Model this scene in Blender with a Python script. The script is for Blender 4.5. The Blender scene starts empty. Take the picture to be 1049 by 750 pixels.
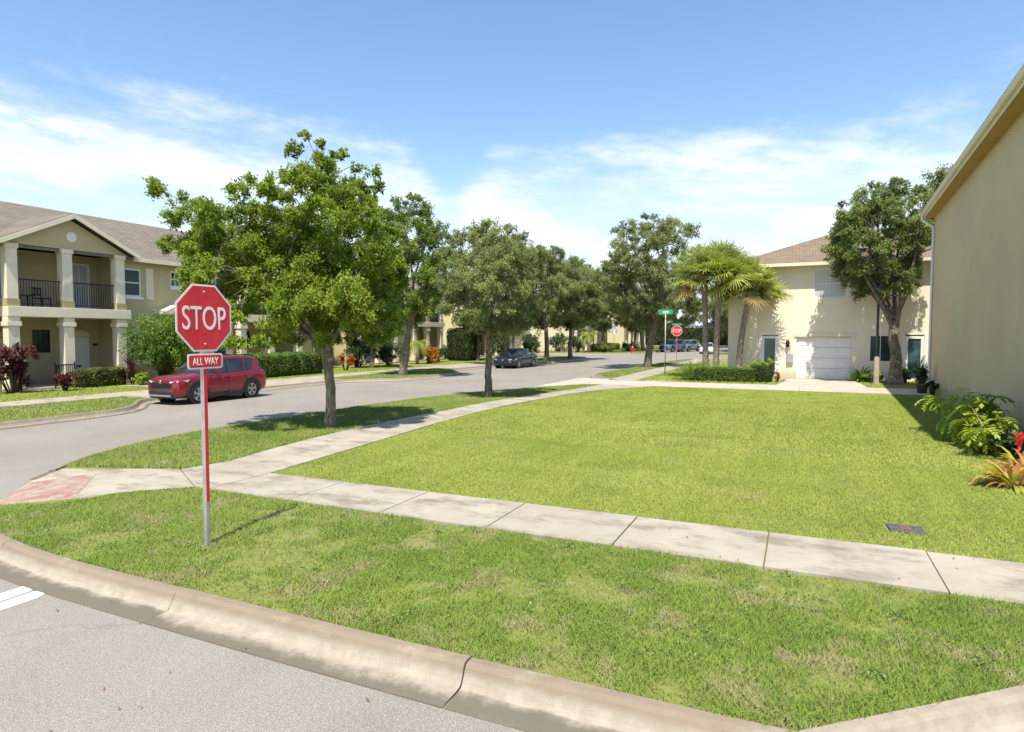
import bpy, bmesh, math, random
import numpy as np
from mathutils import Vector, Matrix

S = bpy.context.scene
COL = S.collection
R = math.radians
random.seed(7)

# ------------------------------------------------------------------ node helpers
def newmat(name):
    m = bpy.data.materials.new(name); m.use_nodes = True
    nt = m.node_tree
    for n in list(nt.nodes): nt.nodes.remove(n)
    out = nt.nodes.new('ShaderNodeOutputMaterial')
    return m, nt, out

def N(nt, typ, **kw):
    n = nt.nodes.new(typ)
    for k, v in kw.items():
        if k.startswith('i_'):
            n.inputs[k[2:].replace('_', ' ')].default_value = v
        else:
            setattr(n, k, v)
    return n

def L(nt, a, b): nt.links.new(a, b)

def math_n(nt, op, a, b=None, clamp=False):
    n = nt.nodes.new('ShaderNodeMath'); n.operation = op; n.use_clamp = clamp
    for i, v in enumerate((a, b)):
        if v is None: continue
        if isinstance(v, (int, float)): n.inputs[i].default_value = v
        else: L(nt, v, n.inputs[i])
    return n.outputs[0]

def mix_col(nt, f, a, b):
    n = nt.nodes.new('ShaderNodeMix'); n.data_type = 'RGBA'
    for i, v in ((0, f), (6, a), (7, b)):
        if isinstance(v, (int, float)): n.inputs[i].default_value = v
        elif isinstance(v, tuple): n.inputs[i].default_value = (*v[:3], 1)
        else: L(nt, v, n.inputs[i])
    return n.outputs[2]

def ramp(nt, f, lo, hi):
    n = nt.nodes.new('ShaderNodeMapRange'); n.interpolation_type = 'SMOOTHSTEP'
    if isinstance(f, (int, float)): n.inputs[0].default_value = f
    else: L(nt, f, n.inputs[0])
    n.inputs[1].default_value = lo; n.inputs[2].default_value = hi
    return n.outputs[0]

def noise(nt, vec, scale, detail=4, rough=.55):
    n = nt.nodes.new('ShaderNodeTexNoise'); n.inputs['Scale'].default_value = scale
    n.inputs['Detail'].default_value = detail; n.inputs['Roughness'].default_value = rough
    if vec is not None: L(nt, vec, n.inputs['Vector'])
    return n.outputs['Fac']

def objco(nt): return nt.nodes.new('ShaderNodeTexCoord').outputs['Object']

def scaled(nt, v, s):
    n = nt.nodes.new('ShaderNodeMapping'); n.inputs['Scale'].default_value = s
    L(nt, v, n.inputs['Vector']); return n.outputs[0]

def surf(nt, out, col, rough=.8, spec=.3, bump=None, bstr=.3, bdist=.01, metal=0, coat=0):
    p = nt.nodes.new('ShaderNodeBsdfPrincipled')
    if isinstance(col, tuple): p.inputs['Base Color'].default_value = (*col[:3], 1)
    else: L(nt, col, p.inputs['Base Color'])
    if isinstance(rough, (int, float)): p.inputs['Roughness'].default_value = rough
    else: L(nt, rough, p.inputs['Roughness'])
    p.inputs['Specular IOR Level'].default_value = spec
    p.inputs['Metallic'].default_value = metal
    p.inputs['Coat Weight'].default_value = coat
    if bump is not None:
        b = nt.nodes.new('ShaderNodeBump'); b.inputs['Strength'].default_value = bstr
        b.inputs['Distance'].default_value = bdist
        L(nt, bump, b.inputs['Height']); L(nt, b.outputs[0], p.inputs['Normal'])
    L(nt, p.outputs[0], out.inputs[0])
    return p

MATS = {}
def plain(name, col, rough=.6, spec=.3, var=.12, scale=3., bump=0, bscale=60, metal=0, coat=0):
    """plain weathered finish: gentle large-scale colour drift plus optional fine bump"""
    if name in MATS: return MATS[name]
    m, nt, out = newmat(name)
    v = objco(nt)
    a = noise(nt, v, scale, 5)
    c = mix_col(nt, ramp(nt, a, .3, .7), tuple(x * (1 - var) for x in col), tuple(min(1, x * (1 + var)) for x in col))
    surf(nt, out, c, rough, spec, noise(nt, v, bscale, 3) if bump else None, bump, .01, metal, coat)
    MATS[name] = m
    return m

def leafmat(name, cols, trans=.5, rough=.45, spec=.35):
    m, nt, out = newmat(name)
    at = N(nt, 'ShaderNodeAttribute', attribute_name='var')
    cr = nt.nodes.new('ShaderNodeValToRGB')
    el = cr.color_ramp.elements
    while len(el) < len(cols): el.new(.5)
    for i, c in enumerate(cols):
        el[i].position = i / (len(cols) - 1); el[i].color = (*c, 1)
    L(nt, at.outputs['Fac'], cr.inputs[0])
    d = nt.nodes.new('ShaderNodeBsdfPrincipled')
    d.inputs['Roughness'].default_value = rough; d.inputs['Specular IOR Level'].default_value = spec
    L(nt, cr.outputs[0], d.inputs['Base Color'])
    ge = nt.nodes.new('ShaderNodeNewGeometry'); vm = nt.nodes.new('ShaderNodeMix'); vm.data_type = 'VECTOR'; vm.inputs[0].default_value = .4
    L(nt, ge.outputs['Normal'], vm.inputs[4]); vm.inputs[5].default_value = (0, 0, 1); L(nt, vm.outputs[1], d.inputs['Normal'])
    t = nt.nodes.new('ShaderNodeBsdfTranslucent')
    hs = nt.nodes.new('ShaderNodeHueSaturation'); hs.inputs['Saturation'].default_value = 1.15; hs.inputs['Value'].default_value = 1.3
    hs.inputs['Hue'].default_value = .49
    L(nt, cr.outputs[0], hs.inputs['Color']); L(nt, hs.outputs[0], t.inputs[0])
    mx = nt.nodes.new('ShaderNodeMixShader'); mx.inputs[0].default_value = trans
    L(nt, d.outputs[0], mx.inputs[1]); L(nt, t.outputs[0], mx.inputs[2]); L(nt, mx.outputs[0], out.inputs[0])
    MATS[name] = m
    return m

# ------------------------------------------------------------------ mesh helpers
def root_off(o):
    v = Vector((0, 0, 0))
    while o is not None:
        v += o.location; o = o.parent
    return v

class MB:
    def __init__(s): s.v = []; s.f = []; s.sm = []
    def add(s, vs, fs, smooth=False):
        b = len(s.v); s.v += [tuple(p) for p in vs]
        s.f += [tuple(i + b for i in f) for f in fs]; s.sm += [smooth] * len(fs); return s
    def box(s, a, b):
        x0, y0, z0 = (min(a[i], b[i]) for i in range(3)); x1, y1, z1 = (max(a[i], b[i]) for i in range(3))
        return s.add([(x0,y0,z0),(x1,y0,z0),(x1,y1,z0),(x0,y1,z0),(x0,y0,z1),(x1,y0,z1),(x1,y1,z1),(x0,y1,z1)],
              [(0,3,2,1),(4,5,6,7),(0,1,5,4),(1,2,6,5),(2,3,7,6),(3,0,4,7)])
    def hexa(s, p):
        return s.add(p, [(0,3,2,1),(4,5,6,7),(0,1,5,4),(1,2,6,5),(2,3,7,6),(3,0,4,7)])
    def beam(s, p, q, w, h, up=(0,0,1)):
        p, q = Vector(p), Vector(q); d = (q - p).normalized(); sd = d.cross(Vector(up))
        if sd.length < 1e-4: sd = Vector((1,0,0))
        sd.normalize(); u = sd.cross(d)
        a, b = sd * (w / 2), u * (h / 2)
        return s.hexa([p-a-b, p+a-b, q+a-b, q-a-b, p-a+b, p+a+b, q+a+b, q-a+b])
    def tube(s, pts, rad, n=8, cap=True):
        pts = [Vector(p) for p in pts]
        if isinstance(rad, (int, float)): rad = [rad] * len(pts)
        vs = []; ref = None
        for i, p in enumerate(pts):
            d = (pts[min(i+1, len(pts)-1)] - pts[max(i-1, 0)]).normalized()
            if ref is None:
                ref = Vector((1,0,0)) if abs(d.x) < .8 else Vector((0,1,0))
            a = (ref - d * ref.dot(d)).normalized(); ref = a; b = d.cross(a)
            for k in range(n):
                t = 2 * math.pi * k / n
                vs.append(p + (a * math.cos(t) + b * math.sin(t)) * rad[i])
        fs = []
        for i in range(len(pts) - 1):
            for k in range(n):
                k2 = (k + 1) % n
                fs.append((i*n+k, i*n+k2, (i+1)*n+k2, (i+1)*n+k))
        s.add(vs, fs, True)
        if cap:
            b = len(s.v) - len(vs)
            s.f.append(tuple(b + k for k in reversed(range(n)))); s.sm.append(False)
            s.f.append(tuple(b + (len(pts)-1)*n + k for k in range(n))); s.sm.append(False)
        return s
    def lathe(s, prof, n=16, c=(0,0,0), axis='z', smooth=True):
        vs = []
        for r, z in prof:
            for k in range(n):
                t = 2*math.pi*k/n
                if axis == 'z': vs.append((c[0]+r*math.cos(t), c[1]+r*math.sin(t), c[2]+z))
                elif axis == 'x': vs.append((c[0]+z, c[1]+r*math.cos(t), c[2]+r*math.sin(t)))
                else: vs.append((c[0]+r*math.sin(t), c[1]+z, c[2]+r*math.cos(t)))
        fs = [(i*n+k, i*n+(k+1)%n, (i+1)*n+(k+1)%n, (i+1)*n+k) for i in range(len(prof)-1) for k in range(n)]
        return s.add(vs, fs, smooth)
    def prism(s, poly, o, u, v, w):
        """poly (a,b) in plane o + a*u + b*v, extruded along vector w"""
        o, u, v, w = map(Vector, (o, u, v, w)); n = len(poly)
        base = [o + u*a + v*b for a, b in poly]
        vs = base + [p + w for p in base]
        fs = [tuple(reversed(range(n))), tuple(range(n, 2*n))] + [(i, (i+1)%n, n+(i+1)%n, n+i) for i in range(n)]
        return s.add(vs, fs)
    def build(s, name, mat, parent=None, world=True, bevel=0, loc=None):
        me = bpy.data.meshes.new(name)
        off = root_off(parent) if (parent is not None and world) else Vector((0,0,0))
        if loc is not None: off = Vector(loc)
        me.from_pydata([Vector(p) - off for p in s.v], [], s.f); me.update()
        me.polygons.foreach_set('use_smooth', s.sm)
        bm = bmesh.new(); bm.from_mesh(me); bmesh.ops.recalc_face_normals(bm, faces=bm.faces)
        if bevel:
            bmesh.ops.remove_doubles(bm, verts=bm.verts, dist=1e-5)
            es = [e for e in bm.edges if len(e.link_faces) == 2 and e.calc_face_angle(0) > .5]
            bmesh.ops.bevel(bm, geom=es, offset=bevel, segments=2, affect='EDGES', profile=.6)
        bm.to_mesh(me); bm.free()
        o = bpy.data.objects.new(name, me); COL.objects.link(o)
        me.materials.append(mat)
        if parent is not None: o.parent = parent
        elif loc is not None: o.location = loc
        return o

def np_mesh(name, V, F, mat, parent=None, var=None, smooth=False, loc=None):
    me = bpy.data.meshes.new(name)
    V = np.asarray(V, dtype=np.float32); F = np.asarray(F, dtype=np.int32)
    k = F.shape[1]
    me.vertices.add(len(V)); me.vertices.foreach_set('co', V.ravel())
    me.loops.add(F.size); me.loops.foreach_set('vertex_index', F.ravel())
    me.polygons.add(len(F)); me.polygons.foreach_set('loop_start', np.arange(0, F.size, k, dtype=np.int32))
    me.polygons.foreach_set('use_smooth', np.full(len(F), smooth))
    me.update(calc_edges=True)
    if var is not None:
        a = me.attributes.new('var', 'FLOAT', 'POINT'); a.data.foreach_set('value', np.asarray(var, np.float32))
    me.materials.append(mat)
    o = bpy.data.objects.new(name, me); COL.objects.link(o)
    if parent is not None: o.parent = parent
    elif loc is not None: o.location = loc
    return o

def tag(o, label=None, cat=None, group=None, kind=None):
    if label: o['label'] = label
    if cat: o['category'] = cat
    if group: o['group'] = group
    if kind: o['kind'] = kind
    return o

def thing(name, label, cat, loc=(0,0,0), rz=0, group=None):
    o = bpy.data.objects.new(name, None); COL.objects.link(o)
    o.location = loc; o.rotation_euler = (0, 0, rz); o.empty_display_size = .2
    return tag(o, label, cat, group)

def dup(root, loc, rz=0, sc=1., label=None, group=None):
    r = root.copy(); COL.objects.link(r); r.location = loc; r.rotation_euler = (0, 0, rz); r.scale = (sc, sc, sc)
    if label: r['label'] = label
    if group: r['group'] = group
    for ch in list(root.children):
        c = ch.copy(); COL.objects.link(c); c.parent = r
        for g in ch.children:
            d = g.copy(); COL.objects.link(d); d.parent = c
    return r

def struct(o): o['kind'] = 'structure'; return o

def catmull(pts, step=.25, closed=False):
    P = [np.array(p, float) for p in pts]; out = []
    n = len(P)
    for i in range(n - 1):
        p0 = P[max(i-1, 0)]; p1 = P[i]; p2 = P[i+1]; p3 = P[min(i+2, n-1)]
        m = max(1, int(np.linalg.norm(p2 - p1) / step))
        # centripetal-ish: tangents scaled by chord
        d = np.linalg.norm(p2 - p1)
        t1 = (p2 - p0) / max(np.linalg.norm(p2 - p0), 1e-6) * d; t2 = (p3 - p1) / max(np.linalg.norm(p3 - p1), 1e-6) * d
        if i == 0: t1 = p2 - p1
        if i == n - 2: t2 = p2 - p1
        for k in range(m):
            t = k / m; t_2 = t*t; t_3 = t_2*t
            out.append((2*t_3-3*t_2+1)*p1 + (t_3-2*t_2+t)*t1 + (-2*t_3+3*t_2)*p2 + (t_3-t_2)*t2)
    out.append(P[-1])
    return [tuple(p) for p in out]

def normals2(path):
    ns = []
    for i in range(len(path)):
        a = np.array(path[max(i-1, 0)]); b = np.array(path[min(i+1, len(path)-1)])
        d = (b - a) / max(np.linalg.norm(b - a), 1e-9); ns.append((-d[1], d[0]))   # left of travel
    return ns

def slab_poly(mb, poly, z0, z1):
    from mathutils.geometry import tessellate_polygon
    n = len(poly)
    tris = tessellate_polygon([[Vector((p[0], p[1], 0)) for p in poly]])
    vs = [(p[0], p[1], z1) for p in poly] + [(p[0], p[1], z0) for p in poly]
    fs = []
    for t in tris:
        a, b, c = (Vector(vs[i]) for i in t)
        fs.append(tuple(t) if (b-a).cross(c-a).z > 0 else tuple(reversed(t)))
    fs += [(i, (i+1)%n, n+(i+1)%n, n+i) for i in range(n)]
    mb.add(vs, fs)
    return mb

# ------------------------------------------------------------------ materials
def mk_asphalt():
    m, nt, out = newmat('asphalt'); v = objco(nt)
    big = noise(nt, v, .25, 5); mid = noise(nt, scaled(nt, v, (1, .35, 1)), 1.3, 6, .65)
    fine = noise(nt, v, 90, 2, .7)
    vo = N(nt, 'ShaderNodeTexVoronoi', i_Scale=110.); L(nt, v, vo.inputs['Vector'])
    c = mix_col(nt, ramp(nt, big, .3, .7), (.262, .235, .198), (.325, .295, .252))
    c = mix_col(nt, math_n(nt, 'MULTIPLY', ramp(nt, mid, .5, .75), .45), c, (.225, .21, .192))
    c = mix_col(nt, math_n(nt, 'MULTIPLY', ramp(nt, fine, .50, .68), .8), c, (.42, .395, .355))
    c = mix_col(nt, math_n(nt, 'MULTIPLY', ramp(nt, vo.outputs['Distance'], .35, .7), .6), c, (.12, .112, .10))
    # thin wandering cracks
    w = N(nt, 'ShaderNodeTexVoronoi', feature='DISTANCE_TO_EDGE', i_Scale=.22)
    dv = nt.nodes.new('ShaderNodeVectorMath'); dv.operation = 'ADD'
    nz = N(nt, 'ShaderNodeTexNoise', i_Scale=1.5, i_Detail=5.); L(nt, v, nz.inputs['Vector'])
    L(nt, v, dv.inputs[0]); L(nt, nz.outputs['Color'], dv.inputs[1]); L(nt, dv.outputs[0], w.inputs['Vector'])
    cr = math_n(nt, 'MULTIPLY', math_n(nt, 'SUBTRACT', 1., ramp(nt, w.outputs['Distance'], .0015, .005)), .25)
    c = mix_col(nt, cr, c, (.12, .11, .10))
    surf(nt, out, c, .92, .2, fine, .5, .006)
    return m
M_asphalt = mk_asphalt()

def mk_concrete(name, a, b, stain, amt=.5, scale=.7):
    m, nt, out = newmat(name); v = objco(nt)
    big = noise(nt, v, scale, 6, .65); sm = noise(nt, v, 6, 5, .7); fine = noise(nt, v, 140, 2)
    c = mix_col(nt, ramp(nt, big, .3, .7), a, b)
    st = math_n(nt, 'MULTIPLY', ramp(nt, noise(nt, scaled(nt, v, (1, 1.8, 1)), 1.15, 6, .7), .45, .68), amt)
    c = mix_col(nt, st, c, stain)
    c = mix_col(nt, math_n(nt, 'MULTIPLY', ramp(nt, sm, .55, .8), .3), c, tuple(x*.72 for x in a))
    c = mix_col(nt, math_n(nt, 'MULTIPLY', ramp(nt, fine, .6, .75), .25), c, tuple(x*.6 for x in a))
    surf(nt, out, c, .9, .25, fine, .35, .004)
    MATS[name] = m
    return m
M_walk = mk_concrete('sidewalk concrete', (.33, .292, .23), (.41, .37, .30), (.19, .165, .125), .85)
M_alley = mk_concrete('alley concrete', (.42, .37, .305), (.50, .45, .385), (.30, .26, .21), .5)

def mk_kerb(name='kerb concrete', dirt=1.):
    m, nt, out = newmat(name); v = objco(nt)
    sx = N(nt, 'ShaderNodeSeparateXYZ'); L(nt, v, sx.inputs[0]); z = sx.outputs['Z']
    big = noise(nt, v, 1.6, 6, .65); sm = noise(nt, v, 9, 6, .7); fine = noise(nt, v, 120, 2)
    c = mix_col(nt, ramp(nt, sm, .3, .7), (.30, .262, .20), (.39, .345, .275))
    zz = math_n(nt, 'ADD', z, math_n(nt, 'MULTIPLY', math_n(nt, 'SUBTRACT', big, .5), .06))
    rust = math_n(nt, 'MULTIPLY', ramp(nt, zz, -.09, -.02), ramp(nt, noise(nt, v, 2.3, 6, .7), .22, .5))
    c = mix_col(nt, math_n(nt, 'MULTIPLY', rust, .9*dirt), c, (.235, .185, .13))
    zp = math_n(nt, 'ADD', z, math_n(nt, 'MULTIPLY', math_n(nt, 'SUBTRACT', noise(nt, v, 3., 5, .7), .5), .022))
    pan = math_n(nt, 'MULTIPLY', math_n(nt, 'SUBTRACT', 1., ramp(nt, zp, -.136, -.127)), ramp(nt, noise(nt, v, .9, 5, .6), .1, .42))
    c = mix_col(nt, math_n(nt, 'MULTIPLY', pan, .95*dirt), c, (.135, .118, .088))
    c = mix_col(nt, math_n(nt, 'MULTIPLY', ramp(nt, noise(nt, v, 4.5, 7, .75), .53, .7), .6*dirt), c, (.19, .155, .115))
    surf(nt, out, c, .9, .25, fine, .4, .005)
    return m
M_kerb = mk_kerb(); M_kerb_clean = mk_kerb('newer kerb concrete', .35)

def mk_soil(name, a, b, s):
    m, nt, out = newmat(name); v = objco(nt)
    c = mix_col(nt, ramp(nt, noise(nt, v, 14, 6, .7), .35, .65), a, b)
    c = mix_col(nt, ramp(nt, noise(nt, v, 1.1, 5, .65), .55, .75), c, s)
    surf(nt, out, c, .95, .1, noise(nt, v, 60, 4, .7), .8, .02)
    return m
M_soil = mk_soil('turf soil', (.17, .20, .05), (.25, .26, .08), (.36, .30, .17))

def mk_grass(name, ramp_cols, dry, dry_lo, dry_hi, dscale):
    m, nt, out = newmat(name); v = objco(nt)
    at = N(nt, 'ShaderNodeAttribute', attribute_name='var')
    cr = nt.nodes.new('ShaderNodeValToRGB'); el = cr.color_ramp.elements
    while len(el) < len(ramp_cols): el.new(.5)
    for i, c in enumerate(ramp_cols):
        el[i].position = i / (len(ramp_cols)-1); el[i].color = (*c, 1)
    L(nt, at.outputs['Fac'], cr.inputs[0])
    flat = scaled(nt, v, (1, 1, 0)); rows = scaled(nt, v, (1.9, .12, 0))
    n1 = noise(nt, flat, dscale, 6, .68)
    c = mix_col(nt, math_n(nt, 'MULTIPLY', ramp(nt, n1, dry_lo, dry_hi), .8), cr.outputs[0], dry)
    c = mix_col(nt, math_n(nt, 'MULTIPLY', ramp(nt, noise(nt, flat, .45, 4), .4, .7), .4), c, tuple(x*1.0 for x in ramp_cols[1]))
    c = mix_col(nt, math_n(nt, 'MULTIPLY', ramp(nt, noise(nt, rows, 1.0, 3), .40, .60), .4), c, ramp_cols[2])
    c = mix_col(nt, math_n(nt, 'MULTIPLY', ramp(nt, noise(nt, scaled(nt, v, (.55, .9, 0)), 1.0, 5, .6), .50, .66), .4), c, ramp_cols[0])
    d = nt.nodes.new('ShaderNodeBsdfPrincipled'); d.inputs['Roughness'].default_value = .6; d.inputs['Specular IOR Level'].default_value = .2
    L(nt, c, d.inputs['Base Color'])
    # blades curl every way: average the facing towards the sky so the sward scatters light like turf
    ge = nt.nodes.new('ShaderNodeNewGeometry'); vm = nt.nodes.new('ShaderNodeMix'); vm.data_type = 'VECTOR'; vm.inputs[0].default_value = .7
    L(nt, ge.outputs['Normal'], vm.inputs[4]); vm.inputs[5].default_value = (0, 0, 1)
    L(nt, vm.outputs[1], d.inputs['Normal'])
    t = nt.nodes.new('ShaderNodeBsdfTranslucent'); L(nt, c, t.inputs[0])
    mx = nt.nodes.new('ShaderNodeMixShader'); mx.inputs[0].default_value = .3
    L(nt, d.outputs[0], mx.inputs[1]); L(nt, t.outputs[0], mx.inputs[2]); L(nt, mx.outputs[0], out.inputs[0])
    return m
M_grass_lawn = mk_grass('mown lawn grass', [(.20, .275, .042), (.31, .395, .065), (.41, .485, .10), (.52, .52, .21)], (.50, .44, .19), .54, .74, .7)
M_grass_verge = mk_grass('verge grass', [(.12, .21, .03), (.20, .30, .045), (.28, .37, .075), (.42, .40, .17)], (.46, .37, .23), .50, .635, 1.6)

def mk_stucco(name, col):
    m, nt, out = newmat(name); v = objco(nt)
    c = mix_col(nt, ramp(nt, noise(nt, v, .35, 5), .3, .7), tuple(x*.94 for x in col), tuple(x*1.05 for x in col))
    sx = N(nt, 'ShaderNodeSeparateXYZ'); L(nt, v, sx.inputs[0])
    st = math_n(nt, 'MULTIPLY', ramp(nt, noise(nt, scaled(nt, v, (1.6, 1.6, .10)), 1.2, 6, .7), .5, .75), .14)
    c = mix_col(nt, st, c, tuple(x*.66 for x in col))
    sp_ = math_n(nt, 'ADD', sx.outputs['Z'], math_n(nt, 'MULTIPLY', noise(nt, v, 2.5, 5, .7), -.9))
    c = mix_col(nt, math_n(nt, 'MULTIPLY', math_n(nt, 'SUBTRACT', 1., ramp(nt, sp_, -.35, .25)), .45), c, (.24, .20, .14))
    f = noise(nt, v, 45, 5, .75)
    c = mix_col(nt, math_n(nt, 'MULTIPLY', ramp(nt, f, .5, .7), .14), c, tuple(x*.7 for x in col))
    surf(nt, out, c, .92, .15, f, .55, .012)
    return m
M_wall_beige = mk_stucco('beige stucco', (.62, .505, .31))
M_wall_olive = mk_stucco('olive tan stucco', (.50, .43, .255))
M_wall_cream = mk_stucco('pale cream stucco', (.82, .735, .57))
M_wall_lemon = plain('lemon cream stucco', (.68, .60, .38), .9, .15, .05, .6, .25, 90)
M_trim = plain('cream trim paint', (.74, .665, .50), .6, .3, .05, 2)
M_white = plain('white paint', (.78, .77, .74), .5, .35, .04, 2)
M_band = plain('olive band paint', (.40, .345, .19), .8, .2, .05, 2)
M_black = plain('black iron', (.018, .018, .02), .45, .4, .1, 5)
M_darkplastic = plain('dark plastic', (.025, .025, .027), .55, .35, .1, 6)
M_galv = plain('galvanised steel', (.50, .51, .52), .42, .5, .12, 9, metal=.65)
M_greenpole = plain('grey sign pole', (.42, .43, .43), .5, .4, .12, 9, metal=.4)
M_concpole = plain('concrete lamp base', (.30, .25, .18), .9, .2, .1, 4)
M_darkpole = plain('dark lamp pole', (.05, .06, .07), .5, .4, .1, 4)
M_chrome = plain('chrome', (.75, .75, .76), .18, .5, .02, 4, metal=1)
M_rim = plain('alloy rim', (.52, .52, .53), .3, .5, .05, 4, metal=.85)
M_tyre = plain('tyre rubber', (.02, .02, .021), .8, .25, .2, 12)
M_mulch = plain('brown mulch', (.09, .055, .032), .95, .1, .5, 14, .8, 40)
M_lamp = plain('headlamp lens', (.72, .74, .78), .12, .6, .05, 4, coat=.6)
M_taillamp = plain('tail lamp lens', (.35, .02, .02), .2, .5, .05, 4, coat=.6)
M_greensign = plain('green sign sheeting', (.02, .36, .20), .4, .4, .06, 3)
M_whitesheet = plain('white sign sheeting', (.80, .78, .76), .4, .4, .03, 3)
M_hydrant = plain('red hydrant paint', (.62, .06, .035), .45, .4, .12, 9)
M_box = plain('weathered meter box lid', (.085, .085, .09), .75, .25, .3, 18, .4, 60)
M_boxred = plain('rusty red lid paint', (.17, .085, .075), .75, .25, .3, 22)
M_redpot = plain('dark brown pot', (.08, .045, .035), .7, .3, .2, 6)

def mk_signred():
    m, nt, out = newmat('red sign sheeting'); v = objco(nt)
    c = mix_col(nt, ramp(nt, noise(nt, v, 4, 4), .3, .7), (.60, .022, .04), (.68, .035, .055))
    surf(nt, out, c, .38, .45)
    return m
M_signred = mk_signred()

def mk_paint():
    m, nt, out = newmat('worn road paint'); v = objco(nt)
    c = mix_col(nt, ramp(nt, noise(nt, v, 25, 5, .7), .55, .75), (.82, .82, .82), (.55, .54, .52))
    surf(nt, out, c, .8, .25); return m
M_roadpaint = mk_paint()

def mk_redpad():
    m, nt, out = newmat('worn red ramp paint'); v = objco(nt)
    c = mix_col(nt, ramp(nt, noise(nt, v, 5, 6, .75), .36, .62), (.30, .145, .115), (.36, .30, .24))
    surf(nt, out, c, .9, .2); return m
M_redpad = mk_redpad()

def mk_shingle(name, a, b, ax):
    m, nt, out = newmat(name); v = objco(nt)
    sx = N(nt, 'ShaderNodeSeparateXYZ'); L(nt, v, sx.inputs[0])
    cb = nt.nodes.new('ShaderNodeCombineXYZ')
    if ax == 'mix': L(nt, math_n(nt, 'ADD', sx.outputs['X'], sx.outputs['Y']), cb.inputs[0])
    else: L(nt, sx.outputs[ax], cb.inputs[0])
    L(nt, math_n(nt, 'MULTIPLY', sx.outputs['Z'], 2.4), cb.inputs[1])
    br = N(nt, 'ShaderNodeTexBrick', i_Scale=1., i_Mortar_Size=.012)
    br.inputs['Color1'].default_value = (*a, 1); br.inputs['Color2'].default_value = (*b, 1); br.inputs['Mortar'].default_value = (*[x*.5 for x in a], 1)
    br.inputs['Brick Width'].default_value = .32; br.inputs['Row Height'].default_value = .16; br.inputs['Bias'].default_value = 0
    L(nt, cb.outputs[0], br.inputs['Vector'])
    c = mix_col(nt, math_n(nt, 'MULTIPLY', ramp(nt, noise(nt, v, .8, 6, .7), .4, .75), .45), br.outputs['Color'], tuple(x*.72 for x in a))
    surf(nt, out, c, .95, .12, noise(nt, v, 60, 3), .5, .01)
    return m
M_roof = mk_shingle('brown shingles', (.18, .155, .125), (.235, .203, .165), 'Y')
M_roof2 = mk_shingle('tan brown shingles', (.20, .155, .11), (.255, .20, .145), 'X')

def mk_glass(name, col, rough=.06):
    m, nt, out = newmat(name); v = objco(nt)
    c = mix_col(nt, ramp(nt, noise(nt, v, .9, 4), .35, .65), col, tuple(min(1, x*1.9+.01) for x in col))
    surf(nt, out, c, rough, .6, coat=.3); return m
M_glass = mk_glass('window glass', (.02, .035, .04))
M_glass_teal = mk_glass('teal shaded window glass', (.03, .07, .075), .15)
M_carglass = mk_glass('tinted car glass', (.012, .016, .02), .04)

def mk_blind():
    m, nt, out = newmat('white blinds behind glass'); v = objco(nt)
    sx = N(nt, 'ShaderNodeSeparateXYZ'); L(nt, v, sx.inputs[0])
    w = math_n(nt, 'FRACT', math_n(nt, 'MULTIPLY', sx.outputs['Z'], 16.))
    c = mix_col(nt, ramp(nt, w, .75, .95), (.55, .56, .55), (.30, .31, .32))
    surf(nt, out, c, .25, .5, coat=.5); return m
M_blind = mk_blind()

def carpaint(name, col, metal=.35):
    m, nt, out = newmat(name); v = objco(nt)
    c = mix_col(nt, noise(nt, v, 400, 1), tuple(x*.85 for x in col), tuple(x*1.15 for x in col))
    surf(nt, out, c, .32, .5, metal=metal, coat=1.0); return m
M_redcar = carpaint('dark red car paint', (.235, .007, .017))
M_blackcar = carpaint('black blue car paint', (.012, .016, .024))
M_bluecar = carpaint('slate blue car paint', (.10, .16, .26))
M_greycar = carpaint('grey blue car paint', (.22, .27, .33))
M_whitecar = carpaint('white car paint', (.75, .75, .75), 0)

def mk_bark(name, a, b, moss=None):
    m, nt, out = newmat(name); v = objco(nt)
    st = noise(nt, scaled(nt, v, (1, 1, .22)), 22, 6, .7)
    c = mix_col(nt, ramp(nt, st, .35, .62), a, b)
    c = mix_col(nt, ramp(nt, noise(nt, v, 5, 5, .7), .56, .66), c, (.40, .38, .32))
    if moss: c = mix_col(nt, math_n(nt, 'MULTIPLY', ramp(nt, noise(nt, v, 3.2, 6, .7), .48, .62), .8), c, moss)
    surf(nt, out, c, .95, .15, st, 1., .03); return m
M_bark = mk_bark('grey oak bark', (.07, .055, .04), (.23, .195, .145))
M_bark_moss = mk_bark('mossy oak bark', (.085, .07, .05), (.27, .23, .175), (.13, .14, .035))
M_palmbark = mk_bark('palm bark', (.16, .125, .09), (.36, .30, .23))
M_twig = plain('twig bark', (.09, .07, .045), .9, .1, .3, 8)
M_palestem = plain('pale reddish stem', (.36, .24, .16), .8, .2, .2, 8)

M_leafA = leafmat('fresh oak leaves', [(.10, .155, .02), (.17, .25, .03), (.26, .35, .05), (.36, .43, .08)], .5)
M_leafB = leafmat('mid green oak leaves', [(.085, .14, .026), (.155, .235, .042), (.235, .32, .062), (.32, .375, .09)], .5)
M_leafC = leafmat('olive grey oak leaves', [(.115, .15, .05), (.195, .24, .08), (.275, .32, .115), (.36, .39, .16)], .5)
M_leafG = leafmat('deep green oak leaves', [(.095, .14, .04), (.165, .225, .062), (.24, .305, .095), (.31, .36, .13)], .5)
M_hedge = leafmat('hedge leaves', [(.055, .115, .012), (.10, .19, .02), (.16, .265, .028), (.24, .33, .05)], .38)
M_hedge_ol = leafmat('olive hedge leaves', [(.055, .085, .018), (.10, .135, .028), (.16, .19, .04), (.22, .24, .07)], .35)
M_hedge_dk = leafmat('dark hedge leaves', [(.014, .034, .008), (.028, .062, .013), (.045, .09, .02), (.07, .125, .03)], .3)
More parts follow.
